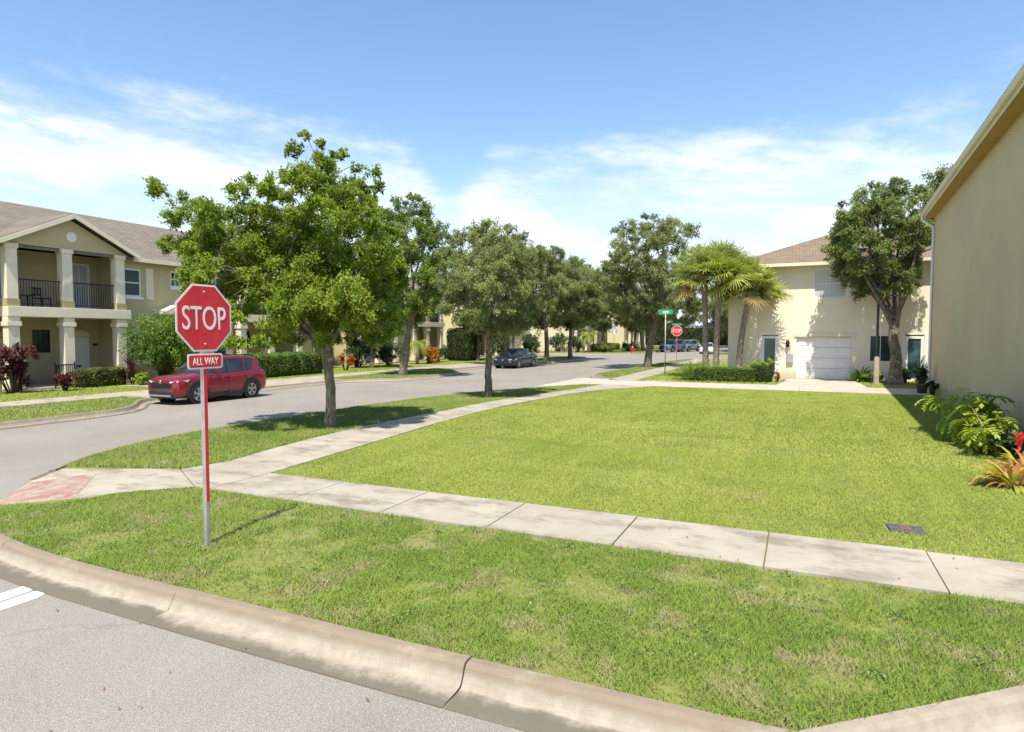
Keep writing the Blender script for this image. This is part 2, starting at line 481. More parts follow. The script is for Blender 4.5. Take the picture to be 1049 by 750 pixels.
M_shrub = leafmat('shrub leaves', [(.14, .22, .022), (.24, .34, .036), (.34, .44, .055), (.43, .51, .10)], .42)
M_red_lf = leafmat('burgundy leaves', [(.035, .012, .014), (.085, .018, .022), (.15, .03, .035), (.10, .085, .03)], .35)
M_orange_lf = leafmat('orange croton leaves', [(.12, .12, .015), (.42, .14, .015), (.60, .26, .025), (.62, .10, .03)], .4)
M_brom = leafmat('bromeliad leaves', [(.30, .33, .05), (.46, .45, .08), (.50, .33, .09), (.34, .15, .06)], .35)
M_bloom = leafmat('red bloom bracts', [(.55, .02, .015), (.70, .03, .02), (.75, .06, .03)], .35)
M_palm = leafmat('palm fronds', [(.14, .19, .045), (.24, .31, .065), (.35, .41, .09), (.48, .48, .15)], .35)
M_palmdry = leafmat('dry palm fronds', [(.30, .20, .08), (.40, .28, .12), (.42, .33, .16)], .3)
M_long = leafmat('long ornamental grass blades', [(.10, .17, .03), (.17, .26, .045), (.25, .34, .07)], .4)

# ------------------------------------------------------------------ foliage helpers
def leaves(name, mat, parent, C, size, rng, var, aspect=.5, up=.35, loc=None, droop=0., out=None):
    """diamond leaf faces at centres C (n,3); a fold along the midrib gives each leaf two facets"""
    n = len(C); C = np.asarray(C)
    ax = rng.normal(size=(n, 3)); ax[:, 2] -= droop
    if out is not None: ax = ax * .6 + out
    ax /= np.linalg.norm(ax, axis=1)[:, None]
    nr = rng.normal(size=(n, 3)); nr[:, 2] += up * 3
    nr -= ax * (nr * ax).sum(1)[:, None]; nr /= np.linalg.norm(nr, axis=1)[:, None]
    sd = np.cross(ax, nr)
    s = size * rng.uniform(.65, 1.3, n)[:, None]
    a = C - ax * s * .5; b = C + ax * s * .5
    m1 = C + sd * s * aspect * .5 - ax * s * .05 + nr * s * .08; m2 = C - sd * s * aspect * .5 - ax * s * .05 + nr * s * .08
    V = np.stack([a, m1, b, m2], 1).reshape(-1, 3)
    i = np.arange(n)[:, None] * 4
    F = np.concatenate([i + np.array([0, 1, 2]), i + np.array([0, 2, 3])], 0)
    return np_mesh(name, V, F, mat, parent, np.repeat(np.clip(var, 0, 1), 4), loc=loc)

def clump_points(rng, c, r, n, tips=14, flat=.8):
    d = rng.normal(size=(tips, 3)); d /= np.linalg.norm(d, axis=1)[:, None]
    t = d * (rng.uniform(.35, 1.08, tips) ** .7)[:, None] * r
    t[:, 2] *= flat
    k = rng.integers(0, tips, n)
    # leaves strung along the twig that ends at the tip
    s = rng.uniform(.55, 1.05, n)[:, None]
    p = t[k] * s + rng.normal(size=(n, 3)) * r * .13
    return np.asarray(c) + p, t, k

def make_tree(name, label, cat, loc, trunk, clumps, leaf, dens, mat, bark, seed, group=None, fork=None, tipn=14, flat=.8, limbs=6, twig=True, hue=None):
    rng = np.random.default_rng(seed)
    root = thing(name, label, cat, loc, 0, group)
    tb = MB()
    tp = [Vector(p[:3]) for p in trunk]; tr = [p[3] for p in trunk]
    pts = catmull([tuple(p) for p in tp], .18)
    rr = np.interp(np.linspace(0, 1, len(pts)), np.linspace(0, 1, len(tr)), tr)
    pts = [Vector(p) + Vector((rng.normal()*.008, rng.normal()*.008, 0)) for p in pts]
    flare = [rr[i] * (1 + .45 * math.exp(-i * .18 / .12)) for i in range(len(pts))]
    tb.tube([p - Vector((0,0,.08)) if i == 0 else p for i, p in enumerate(pts)], flare, 12)
    top = pts[-1]; r_top = tr[-1]
    C = np.array([c[:3] for c in clumps]); RR = np.array([c[3] for c in clumps])
    # limbs: k-means on clump positions
    k = min(limbs, len(C)); cen = C[rng.choice(len(C), k, replace=False)]
    for _ in range(12):
        a = np.argmin(((C[:, None] - cen[None]) ** 2).sum(2), 1)
        cen = np.array([C[a == j].mean(0) if (a == j).any() else cen[j] for j in range(k)])
    limb_pts = {}
    C = np.concatenate([C, cen]); RR = np.concatenate([RR, np.full(k, np.median(RR) * .95)]); a = np.concatenate([a, np.arange(k)])
    for j in range(k):
        e = Vector(cen[j]); s0 = pts[max(0, len(pts) - 1 - int(rng.integers(0, max(1, len(pts)//5))))]
        mid = s0.lerp(e, .45) + Vector(rng.normal(size=3)) * .12 * (e - s0).length * .6
        mid.z = max(mid.z, s0.z + .1 * (e - s0).length)
        path = [Vector(p) for p in catmull([tuple(s0), tuple(mid), tuple(e)], .25)]
        r0 = r_top * .56
        rad = [r0 * (1 - .72 * i / (len(path)-1)) for i in range(len(path))]
        tb.tube(path, rad, 8)
        limb_pts[j] = (path, rad)
    for i in range(len(C)):
        path, rad = limb_pts[a[i]]
        e = Vector(C[i])
        best = min(range(len(path)//3, len(path)), key=lambda q: (path[q] - e).length + rng.uniform(0, .55))
        s0 = path[best]; r0 = rad[best] * .6
        if (e - s0).length < .08: continue
        mid = s0.lerp(e, .5) + Vector(rng.normal(size=3)) * .16 * (e - s0).length
        tb.tube([s0, mid, e], [r0, r0 * .7, max(.006, r0 * .35)], 5)
    LP = []; LV = []
    base = rng.uniform(.15, .75, len(C))
    for i in range(len(C)):
        n = int(dens * (RR[i] ** 2) * rng.uniform(.8, 1.2))
        p, t, kk = clump_points(rng, C[i], RR[i], n, tipn, flat)
        LP.append(p)
        hv = base[i] if hue is None else hue(C[i], base[i])
        LV.append(np.clip(hv + rng.normal(0, .17, n) + .10 * (kk / tipn - .5), 0, 1))
        if twig:
            for q in range(0, tipn, 3):
                e = Vector(C[i]) + Vector(t[q]) * .95
                tb.tube([Vector(C[i]), Vector(C[i]).lerp(e, .5) + Vector(rng.normal(size=3)) * .03, e], [.008, .006, .003], 4, False)
    tb.build('trunk', bark, root, world=False)
    leaves('crown', mat, root, np.concatenate(LP), leaf, rng, np.concatenate(LV), .52)
    return root

def auto_clumps(seed, n, rx, ry, z0, z1, rc, spikes=4, power=1.0):
    rng = np.random.default_rng(seed); out = []
    zc = (z0 + z1) / 2; rz = (z1 - z0) / 2
    tries = 0
    while len(out) < n and tries < 20000:
        tries += 1
        d = rng.normal(size=3); d /= np.linalg.norm(d); q = rng.uniform(.3, 1) ** .45
        p = np.array([d[0]*rx*q, d[1]*ry*q, d[2]*rz*q])
        if d[2] < -.3 and q < .75: continue
        p[:2] *= 1 + .16 * math.sin(3 * math.atan2(d[1], d[0]) + seed) 
        r = rc * rng.uniform(.7, 1.3)
        if any(np.linalg.norm(p - o[:3]) < .72 * (r + o[3]) * .62 for o in out): continue
        out.append(np.array([*p, r]))
    res = [(o[0], o[1], o[2] + zc, o[3]) for o in out]
    for _ in range(spikes):
        t = rng.uniform(0, 6.28); q = rng.uniform(.1, .75)
        res.append((math.cos(t)*rx*q, math.sin(t)*ry*q, zc + rz*math.sqrt(1-q*q)*1.06, rc*.5))
    return res

def leafy_box(name, label, cat, loc, size, mat, leaf, n, seed, rz=0, group=None, lump=.05, core=True):
    """clipped hedge: leaf faces over a rounded box, a solid dark box fills the inside"""
    rng = np.random.default_rng(seed)
    root = thing(name, label, cat, loc, rz, group)
    sx, sy, sz = size
    P = rng.uniform(-1, 1, (n, 3)); f = rng.integers(0, 5, n)
    ar = np.array([sy*sz, sy*sz, sx*sz, sx*sz, sx*sy*1.2]); f = rng.choice(5, n, p=ar/ar.sum())
    for k, (ax, sg) in enumerate(((0, -1), (0, 1), (1, -1), (1, 1), (2, 1))): P[f == k, ax] = sg
    m = 4.5
    P = P / (np.abs(P) ** m).sum(1)[:, None] ** (1/m) * (1 - .16 * rng.uniform(0, 1, n)[:, None] ** 2)
    ph = P[:, :1] * sx * 3.1 + seed; ph2 = P[:, 1:2] * sy * 2.7
    P = P * (1 + lump * np.sin(ph) + lump * np.sin(ph2 * 1.3 + P[:, 2:] * 3))
    o = P.copy()
    C = P * np.array([sx/2, sy/2, sz/2]) + np.array([0, 0, sz/2]); C[:, 2] = np.maximum(C[:, 2], .03)
    var = .4 + .25 * np.sin(ph[:, 0] * .9 + 1) * np.cos(ph2[:, 0]) + rng.normal(0, .2, n)
    leaves('foliage', mat, root, C, leaf, rng, var, .55, .3)
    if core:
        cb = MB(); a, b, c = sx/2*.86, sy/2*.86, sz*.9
        cb.box((-a, -b, 0), (a, b, c)); cb.build('dark_core', M_core, root, world=False, bevel=min(a, b)*.3)  # solid dark box behind the leaves, closes the gaps
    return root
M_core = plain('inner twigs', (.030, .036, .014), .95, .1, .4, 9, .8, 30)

def leafy_blob(name, label, cat, loc, rx, ry, h, mat, leaf, n, seed, z0=.1, nb=14, group=None, aspect=.5, stems=True, out_dir=.8, mats2=None, rc=.4):
    """loose shrub: clumps of leaves carried on several stems"""
    rng = np.random.default_rng(seed)
    root = thing(name, label, cat, loc, rng.uniform(0, 6.28) * 0, group)
    cl = []
    while len(cl) < nb:
        d = rng.normal(size=3); d /= np.linalg.norm(d); q = rng.uniform(.2, .85)
        cl.append((d[0]*rx*q, d[1]*ry*q, z0 + (h - z0) * (.5 + .42 * d[2] * q / .85), min(rx, ry, h) * rc * rng.uniform(.75, 1.25)))
    P = []; V = []; O = []
    for c in cl:
        k = n // nb
        p, t, kk = clump_points(rng, c[:3], c[3], k, 12, .9)
        p[:, 2] = np.maximum(p[:, 2], .03)
        P.append(p); V.append(rng.uniform(.1, .8) + rng.normal(0, .2, k)); O.append((p - np.array(c[:3])) / c[3])
    leaves('foliage', mat, root, np.concatenate(P), leaf, rng, np.concatenate(V), aspect, .3, out=np.concatenate(O) * out_dir)
    if stems:
        sb = MB()
        for c in cl:
            b = Vector((c[0]*.2, c[1]*.2, 0)); e = Vector(c[:3])
            sb.tube([b, b.lerp(e, .5) + Vector((0,0,.1*h)) * .5, e], [.03, .02, .008], 5)
        sb.build('stem', M_twig, root, world=False)
    return root

def strap_plant(name, label, cat, loc, n, length, width, mat, seed, group=None, spread=1., z0=.05, droop=.8, stem=0., segs=5, base_r=.1):
    """rosette of arching strap leaves, each a tapering ribbon folded along its midrib"""
    rng = np.random.default_rng(seed)
    root = thing(name, label, cat, loc, 0, group)
    V = []; F = []; A = []
    for i in range(n):
        t = rng.uniform(0, 6.28); el = rng.uniform(.25, 1.45); ln = length * rng.uniform(.6, 1.15); w = width * rng.uniform(.7, 1.2)
        d = np.array([math.cos(t), math.sin(t)]); h0 = z0 + stem * rng.uniform(.1, 1)
        p = np.array([d[0]*base_r*rng.uniform(0, 1), d[1]*base_r*rng.uniform(0, 1), h0]); ang = el
        b = len(V); va = np.clip(rng.uniform(0, 1), 0, 1)
        for s in range(segs + 1):
            u = s / segs; ww = w * (math.sin(math.pi * min(1, .18 + .82 * u)) ** .7 if u < 1 else 0.03) * .5
            sd = np.array([-d[1], d[0], 0]) * ww
            V += [p + sd + np.array([0, 0, ww*.35]), p, p - sd + np.array([0, 0, ww*.35])]
            A += [np.clip(va + .25 * (u - .5) + rng.normal(0, .05), 0, 1)] * 3
            st = ln / segs
            p = p + np.array([d[0]*math.cos(ang)*spread, d[1]*math.cos(ang)*spread, math.sin(ang)]) * st
            p[2] = max(p[2], .02)
            ang -= droop * 2.0 / segs * (0.4 + u)
        for s in range(segs):
            q = b + s*3
            F += [(q, q+1, q+4, q+3), (q+1, q+2, q+5, q+4)]
    np_mesh('foliage', np.array(V), np.array(F), mat, root, A)
    if stem > .05:
        sb = MB()
        for i in range(4):
            sb.tube([(rng.uniform(-.12,.12), rng.uniform(-.12,.12), -.02), (rng.uniform(-.15,.15), rng.uniform(-.15,.15), z0 + stem)], [.02, .015], 6)
        sb.build('stem', M_twig, root, world=False)
    return root

# ------------------------------------------------------------------ THE SETTING: ground, road, kerbs, walks
g = MB(); g.add([(-900,-300,-.24),(900,-300,-.24),(900,1500,-.24),(-900,1500,-.24)], [(0,1,2,3)])
struct(g.build('ground', M_soil))
g = MB(); g.add([(-90,-12,-.15),(70,-12,-.15),(70,190,-.15),(-90,190,-.15)], [(0,1,2,3)])
struct(g.build('road', M_asphalt))

# kerb back lines (travel direction keeps the road on the RIGHT-hand side, so the road lies at -left normal)
front = [(-6.0,3.93),(-7.3,3.99),(-8.5,4.17),(-9.3,4.40),(-10.1,4.72)]
kerb_front = [(.03,3.93),(-.4,3.915),(-3,3.90)] + front
corner2 = [(-11.55,6.55),(-12.15,7.4),(-12.75,8.8),(-13.05,10.5),(-13.0,13.5),(-12.85,18),(-12.3,21),(-11.5,23.6),(-10.5,25.8),(-9.6,27.4),(-9.0,28.6)]
kerb_bay = [(30,6.12),(3.4,6.12),(2.75,6.0),(2.2,5.72),(1.36,5.06),(.75,4.54),(.03,3.93)]
kerbB = [(-9.0,32.5),(-9.7,33.6),(-10.7,35.4),(-11.0,37.2),(-10.7,46),(-10.4,59),(-9.8,62),(-8.0,64),(-5,64.8),(30,65)]
kerbL = [(-60,66.0),(-24,66.0),(-21.6,65.2),(-20.3,63),(-20.0,60),(-19.9,51),(-20.4,49.4),(-21.4,48),(-21.7,46.5),(-21.7,38.2),(-21.2,36.8),(-20.0,35.3),(-19.5,33.8),(-19.4,30),(-19.9,28.3),(-21.1,27.0),(-21.7,25.9),(-21.7,16.0),(-21.4,15.0),(-20.2,13.9),(-19.55,13.1),(-19.3,12.0),(-19.2,9),(-19.2,-12)]
kerbC = [(-18.9,150),(-18.9,84),(-19.2,80.5),(-20.6,78.0),(-23,77.0),(-60,77.0)]
kerbD = [(60,77),(-5,77),(-8,78),(-9.6,80.5),(-10,84),(-10,150)]
PROF = [(0,-.2),(0,.012),(.065,.011),(.088,.005),(.104,-.012),(.128,-.058),(.152,-.104),(.17,-.124),(.195,-.130),(.40,-.143),(.405,-.2)]
def kerb(name, path, joints=3.0, sign=1, smooth=True, n_first=None, n_last=None, mat=None):
    pts = catmull(path, .3) if smooth else path
    P = np.array(pts); seg = np.linalg.norm(np.diff(P, axis=0), axis=1); s = np.concatenate([[0], np.cumsum(seg)])
    mb = MB(); tot = s[-1]; a0 = 0.
    cuts = list(np.arange(joints[0], tot, joints[1])) if isinstance(joints, tuple) else list(np.arange(joints, tot, joints))
    rng = random.Random(3)
    for b0 in cuts + [tot]:
        m = max(2, int((b0 - a0) / .12)); u = np.linspace(a0 + .006, b0 - .006, m)
        X = np.interp(u, s, P[:, 0]); Y = np.interp(u, s, P[:, 1]); q = list(zip(X, Y)); ns = normals2(q)
        if n_first and a0 == 0.: ns[0] = n_first
        if n_last and b0 == tot: ns[-1] = n_last
        dz = rng.uniform(-.004, .004)
        vs = []
        for (x, y), (nx, ny) in zip(q, ns):
            j1, j2 = rng.uniform(-.004, .004), rng.uniform(-.005, .005)
            for ip, (d, z) in enumerate(PROF):
                e = j1 if 2 <= ip <= 4 else (j2 if ip in (5, 6) else 0)
                vs.append((x + nx*(d + e)*sign, y + ny*(d + e)*sign, z + dz + (e if ip in (2, 3) else 0)))
        k = len(PROF)
        fs = [(i*k+j, i*k+j+1, (i+1)*k+j+1, (i+1)*k+j) for i in range(m-1) for j in range(k-1)]
        fs += [tuple(range(k)), tuple((m-1)*k + j for j in reversed(range(k)))]
        mb.add(vs, fs); a0 = b0
    return struct(mb.build(name, mat or M_kerb))
kerb('kerb', kerb_front, (2.12, 2.95), n_first=(.366,-1.0))
kerb('kerb', kerb_bay, (26.5, 50.), n_last=(.366,-1.0), mat=M_kerb_clean)
kerb('kerb', corner2)
kerb('kerb', kerbB); kerb('kerb', kerbL); kerb('kerb', kerbC); kerb('kerb', kerbD)

cf = catmull(kerb_front, .3); c2 = catmull(corner2, .3); cb_ = catmull(kerbB, .4)
landA = cf + [(-9.0,5.96),(-9.64,7.05),(-10.25,7.09)] + c2 + cb_ + [(30,65),(30,6.12)] + catmull(kerb_bay, .3)[1:-1]
mb = MB(); slab_poly(mb, landA, -.2, -.02); struct(mb.build('lawn_ground', M_soil))
landL = catmull(kerbL, .4) + [(-90,-12),(-90,66)]
mb = MB(); slab_poly(mb, landL, -.2, -.02); struct(mb.build('lawn_ground', M_soil))
landC = catmull(kerbC, .4) + [(-90,77),(-90,150)]
mb = MB(); slab_poly(mb, landC, -.2, -.02); struct(mb.build('lawn_ground', M_soil))
landD = catmull(kerbD, .4) + [(60,150)]
mb = MB(); slab_poly(mb, landD, -.2, -.02); struct(mb.build('lawn_ground', M_soil))

# front walk: slabs 1.54 m apart, open joints
mb = MB(); rng = random.Random(5)
xs = [-.29 + 1.543 * k for k in range(-5, 20)]
for a, b in zip(xs[:-1], xs[1:]):
    h = .012 + rng.uniform(-.004, .004)
    mb.hexa([(a+.007,6.66,-.15),(b-.007,6.66,-.15),(b-.007,7.86,-.15),(a+.007,7.86,-.15),(a+.007,6.66,h),(b-.007,6.66,h+.002),(b-.007,7.86,h+.003),(a+.007,7.86,h)])
struct(mb.build('sidewalk', M_walk, bevel=.006))
# corner landing where the two walks meet
mb = MB(); slab_poly(mb, [(-8.012,6.66),(-8.012,7.86),(-8.05,8.3),(-9.42,8.3),(-9.62,7.45),(-8.28,6.66)], -.15, .012)
struct(mb.build('sidewalk', M_walk))
# ramp down to the road (diagonal), with its worn red pad
mb = MB()
A, B, Cc, D = (-8.31,6.655), (-9.64,7.44), (-11.72,6.22), (-10.28,5.16)
A2, D2 = (-8.31,6.655), (-9.0,6.0)
mb.add([(-8.30,6.655,.011),(-9.635,7.44,.011),(-10.25,7.08,.006),(-9.0,5.98,.006),(-11.0,6.58,-.06),(-9.6,5.34,-.06),(-11.62,6.2,-.14),(-10.2,4.70,-.14)],
       [(0,3,2,1),(3,5,4,2),(5,7,6,4)])
struct(mb.build('ramp', M_walk))
mb = MB(); mb.add([(-10.76,6.74,-.035),(-9.40,5.55,-.036),(-10.98,6.53,-.053),(-9.62,5.36,-.057),(-11.55,6.18,-.132),(-10.18,4.75,-.132)], [(0,1,3,2),(2,3,5,4)])
struct(mb.build('ramp_pad', M_redpad))
# flared sides of the ramp
mb = MB(); mb.add([(-9.66,7.46,.012),(-11.5,6.62,.012),(-11.625,6.2,-.14),(-11.0,6.585,-.058),(-10.25,7.085,.007)], [(0,4,1),(4,3,1),(3,2,1)])
mb.add([(-9.0,5.975,.005),(-9.6,5.335,-.06),(-10.2,4.695,-.14),(-9.75,4.62,.0),(-9.2,5.2,.0)], [(0,1,4),(1,3,4),(1,2,3)])
struct(mb.build('ramp_flare', M_walk))
# walk along the side street, slab by slab
WL = catmull([(-9.42,8.3),(-9.75,10.0),(-9.95,12),(-9.93,14.5),(-9.85,16.8),(-9.72,19.5),(-9.2,23.2),(-8.75,25.4),(-8.4,28.7)], .1)
WR = catmull([(-8.05,8.3),(-8.22,10.0),(-8.42,12),(-8.63,14.5),(-8.75,16.8),(-8.62,20),(-8.15,23.6),(-7.4,26.2),(-5.9,28.7)], .1)
def along(path, n):
    P = np.array(path); s = np.concatenate([[0], np.cumsum(np.linalg.norm(np.diff(P, axis=0), axis=1))])
    u = np.linspace(0, s[-1], n); return [(float(np.interp(t, s, P[:,0])), float(np.interp(t, s, P[:,1]))) for t in u]
mb = MB(); a_ = along(WL, 53); b_ = along(WR, 53)
for i in range(0, 52, 4):
    pl = a_[i:i+5]; pr = b_[i:i+5]
    sh = lambda p, q, t: (p[0] + (q[0]-p[0])*t, p[1] + (q[1]-p[1])*t)
    pl = [sh(pl[0], pl[1], .03)] + pl[1:4] + [sh(pl[4], pl[3], .03)]; pr = [sh(pr[0], pr[1], .03)] + pr[1:4] + [sh(pr[4], pr[3], .03)]
    slab_poly(mb, pl + pr[::-1], -.15, .012 + rng.uniform(-.004, .004))
struct(mb.build('sidewalk', M_walk))
# alley slab and its apron
mb = MB()
xa = [-9.0, -6.0, -3, 0, 3, 6, 10, 16, 30]
for a, b in zip(xa[:-1], xa[1:]):
    mb.box((a+.006, 28.71, -.15), (b-.006, 31.7, .006 + rng.uniform(-.003,.003)))
struct(mb.build('alley', M_alley))
mb = MB(); mb.add([(-9.0,28.6,.004),(-9.0,32.5,.004),(-10.3,33.9,-.09),(-10.2,26.9,-.09),(-11.5,34.8,-.144),(-11.5,25.6,-.144)], [(0,1,2,3),(3,2,4,5)])
struct(mb.build('alley_apron', M_alley))
mb = MB(); mb.add([(-7.1,31.705,.014),(-5.9,31.705,.014),(-5.9,32.6,.014),(-7.1,32.6,.014)],[(0,1,2,3)])
# far sidewalk beside the side street
mb.hexa([(-9.0,32.3,-.1),(-7.6,31.71,-.1),(-7.9,63,-.1),(-9.25,63,-.1),(-9.0,32.3,.012),(-7.6,31.71,.012),(-7.9,63,.012),(-9.25,63,.012)])
struct(mb.build('sidewalk', M_walk))
# garage driveway
mb = MB(); mb.hexa([(-1.0,31.71,-.1),(2.75,31.71,-.1),(2.45,36.3,-.1),(-.45,36.3,-.1),(-1.0,31.71,.008),(2.75,31.71,.008),(2.45,36.3,.03),(-.45,36.3,.03)])
mb.box((-2.2,35.0,-.1),(-.46,36.3,.02))
struct(mb.build('driveway', M_alley))
# left walk in front of the row houses, garden paths, paved strip beside the bay
mb = MB()
for k in range(-8, 40):
    y = k * 1.55; mb.box((-24.9, y+.007, -.1), (-23.2, y+1.543, .012 + rng.uniform(-.003,.003)))
struct(mb.build('sidewalk', M_walk, bevel=.006))
mb = MB(); mb.box((-29.3,18.9,-.1),(-24.905,20.1,.01)); mb.box((-29.3,23.0,-.1),(-24.905,24.0,.01)); mb.box((-29.3,41.2,-.1),(-24.905,42.4,.01)); mb.box((-23.195,38.3,-.1),(-21.75,47.5,.01))
struct(mb.build('garden_path', M_walk))
mb = MB(); mb.box((-23.195,15.6,-.1),(-21.705,26.4,.011)); struct(mb.build('pavement', M_walk))
mb = MB(); mb.box((-60,79.2,-.1),(-19.6,80.6,.012)); mb.box((-21.4,80.605,-.1),(-20,150,.012)); struct(mb.build('sidewalk', M_walk))

# crosswalk end of paint at lower left: two worn bars
mb = MB()
for x0, x1, ye in ((-6.62,-6.44,3.56), (-6.86,-6.67,3.60)):
    slab_poly(mb, [(x0,-6.),(x1,-6.),(x1,ye-.1),(x1-.03,ye-.03),(x1-.07,ye),(x0+.04,ye+.02),(x0,ye-.03)], -.149, -.146)
struct(mb.build('crosswalk_marking', M_roadpaint))

# ------------------------------------------------------------------ GRASS
def in_poly(X, Y, poly):
    c = np.zeros(len(X), bool); n = len(poly)
    for i in range(n):
        x0, y0 = poly[i]; x1, y1 = poly[(i+1)%n]
        t = ((y0 > Y) != (y1 > Y)) & (X < (x1-x0) * (Y-y0) / ((y1-y0) or 1e-9) + x0)
        c ^= t
    return c
def vnoise(X, Y, s, seed):
    r = np.random.default_rng(seed); G = r.random((64, 64))
    x = X*s; y = Y*s; i = np.floor(x).astype(int); j = np.floor(y).astype(int); fx = x-i; fy = y-j
    fx = fx*fx*(3-2*fx); fy = fy*fy*(3-2*fy)
    q = lambda a, b: G[a % 64, b % 64]
    return (q(i,j)*(1-fx)+q(i+1,j)*fx)*(1-fy)+(q(i,j+1)*(1-fx)+q(i+1,j+1)*fx)*fy
def grass(name, poly, dens, h, w, mat, label, seed, holes=(), bare=0., z=-.02, lean=.55, varmean=.4):
    rng = np.random.default_rng(seed)
    xs = [p[0] for p in poly]; ys = [p[1] for p in poly]
    x0, x1, y0, y1 = min(xs), max(xs), min(ys), max(ys)
    n = int(dens * (x1-x0) * (y1-y0))
    X = rng.uniform(x0, x1, n); Y = rng.uniform(y0, y1, n)
    k = in_poly(X, Y, poly)
    for hp in holes: k &= ~in_poly(X, Y, hp)
    nb = .6*vnoise(X, Y, 1.3, seed+1) + .4*vnoise(X, Y, 4.1, seed+2)
    if bare: k &= (rng.random(n) > bare * np.clip((nb - .58) * 8, 0, 1))
    X, Y, nb = X[k], Y[k], nb[k]; n = len(X)
    th = rng.uniform(0, 2*np.pi, n); hh = h * rng.uniform(.5, 1.25, n) * (1.15 - .6*np.clip((nb-.5)*2, 0, 1)); ww = w * rng.uniform(.7, 1.3, n)
    ld = rng.uniform(0, 2*np.pi, n); ll = hh * rng.uniform(.15, 1., n) * lean * 1.6
    px, py = np.cos(th)*ww/2, np.sin(th)*ww/2; lx, ly = np.cos(ld)*ll, np.sin(ld)*ll
    Z = np.full(n, z)
    V = np.stack([np.stack([X-px, Y-py, Z], 1), np.stack([X+px, Y+py, Z], 1),
                  np.stack([X+px*.8+lx*.35, Y+py*.8+ly*.35, Z+hh*.62], 1), np.stack([X-px*.8+lx*.35, Y-py*.8+ly*.35, Z+hh*.62], 1),
                  np.stack([X+lx, Y+ly, Z+hh*.95], 1)], 1).reshape(-1, 3)
    i = np.arange(n)[:, None]*5
    F = np.concatenate([i+np.array([0,1,2]), i+np.array([0,2,3]), i+np.array([3,2,4])], 0)
    v = varmean + rng.normal(0, .2, n) + .35*(vnoise(X, Y, .5, seed+5)-.5)
    o = np_mesh(name, V, F, mat, None, np.repeat(np.clip(v, 0, 1), 5))
    tag(o, label, 'grass', kind='stuff'); return o

walkF = [(-8.2,6.67),(40,6.67),(40,7.85),(-8.2,7.85)]
wr = np.random.default_rng(61); wc = np.stack([wr.uniform(-9, 3, 150), wr.uniform(4.2, 6.5, 150)], 1)
wk = in_poly(wc[:,0], wc[:,1], [(-8.4,4.4),(-6,4.1),(-.3,4.15),(1.3,5.4),(2.4,6.5),(-8.2,6.55)]); wc = wc[wk]
WP = np.concatenate([np.concatenate([c + wr.normal(0, wr.uniform(.03,.10), (n, 2)), wr.uniform(.0, .03, (n, 1))], 1) for c in wc for n in [int(wr.integers(14, 50))]])
M_weed = leafmat('broad weed leaves', [(.07,.13,.03),(.12,.21,.045),(.18,.28,.06),(.28,.34,.10)], .3)
tag(leaves('weeds', M_weed, None, WP, .026, wr, wr.uniform(0, 1, len(WP)), .7, 1.2), 'low broad leaved weeds scattered in the verge grass', 'weeds', kind='stuff')
cornerH = [(-8.0,6.68),(-8.0,8.3),(-9.42,8.3),(-9.62,7.45),(-11.75,6.4),(-10.6,5.0),(-10.2,4.7),(-9.0,5.98),(-8.28,6.68)]
walk2H = a_ + b_[::-1]
verge = cf + [(-10.0,5.3),(-9.0,5.98),(-8.28,6.68),(2.9,6.68),(2.9,6.1)] + catmull(kerb_bay, .3)[20:-1]
bay = catmull(kerb_bay, .3); bay = [p for p in bay if p[0] < 3.3]
verge = cf + [(-9.3,5.2),(-9.0,6.0),(-8.28,6.69),(4.5,6.69),(4.5,6.12)] + bay
grass('verge_grass', verge, 6500, .046, .006, M_grass_verge, 'patchy dry green verge grass between kerb and sidewalk', 11, bare=.8, z=-.02, lean=.85)
lawn_near = [(-8.02,7.84),(4.6,7.84),(4.6,13.0),(-8.2,13.0),(-8.45,12.6),(-8.23,10.2),(-8.03,8.2)]
LID = [(.98,8.55),(1.40,8.57),(1.41,8.91),(.97,8.89)]
grass('lawn_grass', lawn_near, 5200, .034, .006, M_grass_lawn, 'bright green mown lawn, nearer half beside the front sidewalk', 12, z=-.02, lean=.75, holes=[LID])
lawn_far = [(-8.45,13.0),(4.9,13.0),(5.2,28.69),(-5.9,28.69),(-7.4,26.2),(-8.15,23.6),(-8.62,20),(-8.75,16.8),(-8.63,14.5)]
grass('lawn_grass', lawn_far, 1700, .036, .0115, M_grass_lawn, 'bright green mown lawn, farther half reaching the alley', 13, z=-.02, lean=.7)
strip = c2[1:] + [(-8.42,28.6)] + WL[::-1][2:] + [(-9.62,7.5)]
grass('strip_grass', strip, 2300, .062, .009, M_grass_verge, 'grass strip with street trees beside the curving sidewalk', 14, bare=.3, z=-.015, lean=.7, varmean=.5)
grass('strip_grass', [(-9.25,32.8),(-9.6,33.7),(-10.6,35.4),(-10.9,37.2),(-10.6,46),(-10.3,59),(-9.8,61.5),(-9.2,63)], 350, .07, .025, M_grass_verge, 'narrow grass strip beyond the alley with a leaning oak', 15, varmean=.5)
grass('garden_grass', [(-7.55,31.75),(-1.05,31.75),(-.5,36.2),(-4.5,36.3),(-7.8,63)], 300, .07, .024, M_grass_lawn, 'grass round the palm bed beyond the alley', 16)
grass('garden_grass', [(2.8,31.75),(9,31.75),(9,36.3),(2.5,36.3)], 350, .06, .02, M_grass_lawn, 'grass patch before the far house beside its driveway', 17)
cl_ = catmull(kerbL, .4)
leftstrip = [p for p in cl_ if -11 < p[1] < 65 and p[0] > -23] + [(-23.19,-11),(-23.19,65)]
bayH = [(-23.2,15.6),(-21.7,15.6),(-21.7,26.4),(-23.2,26.4)]
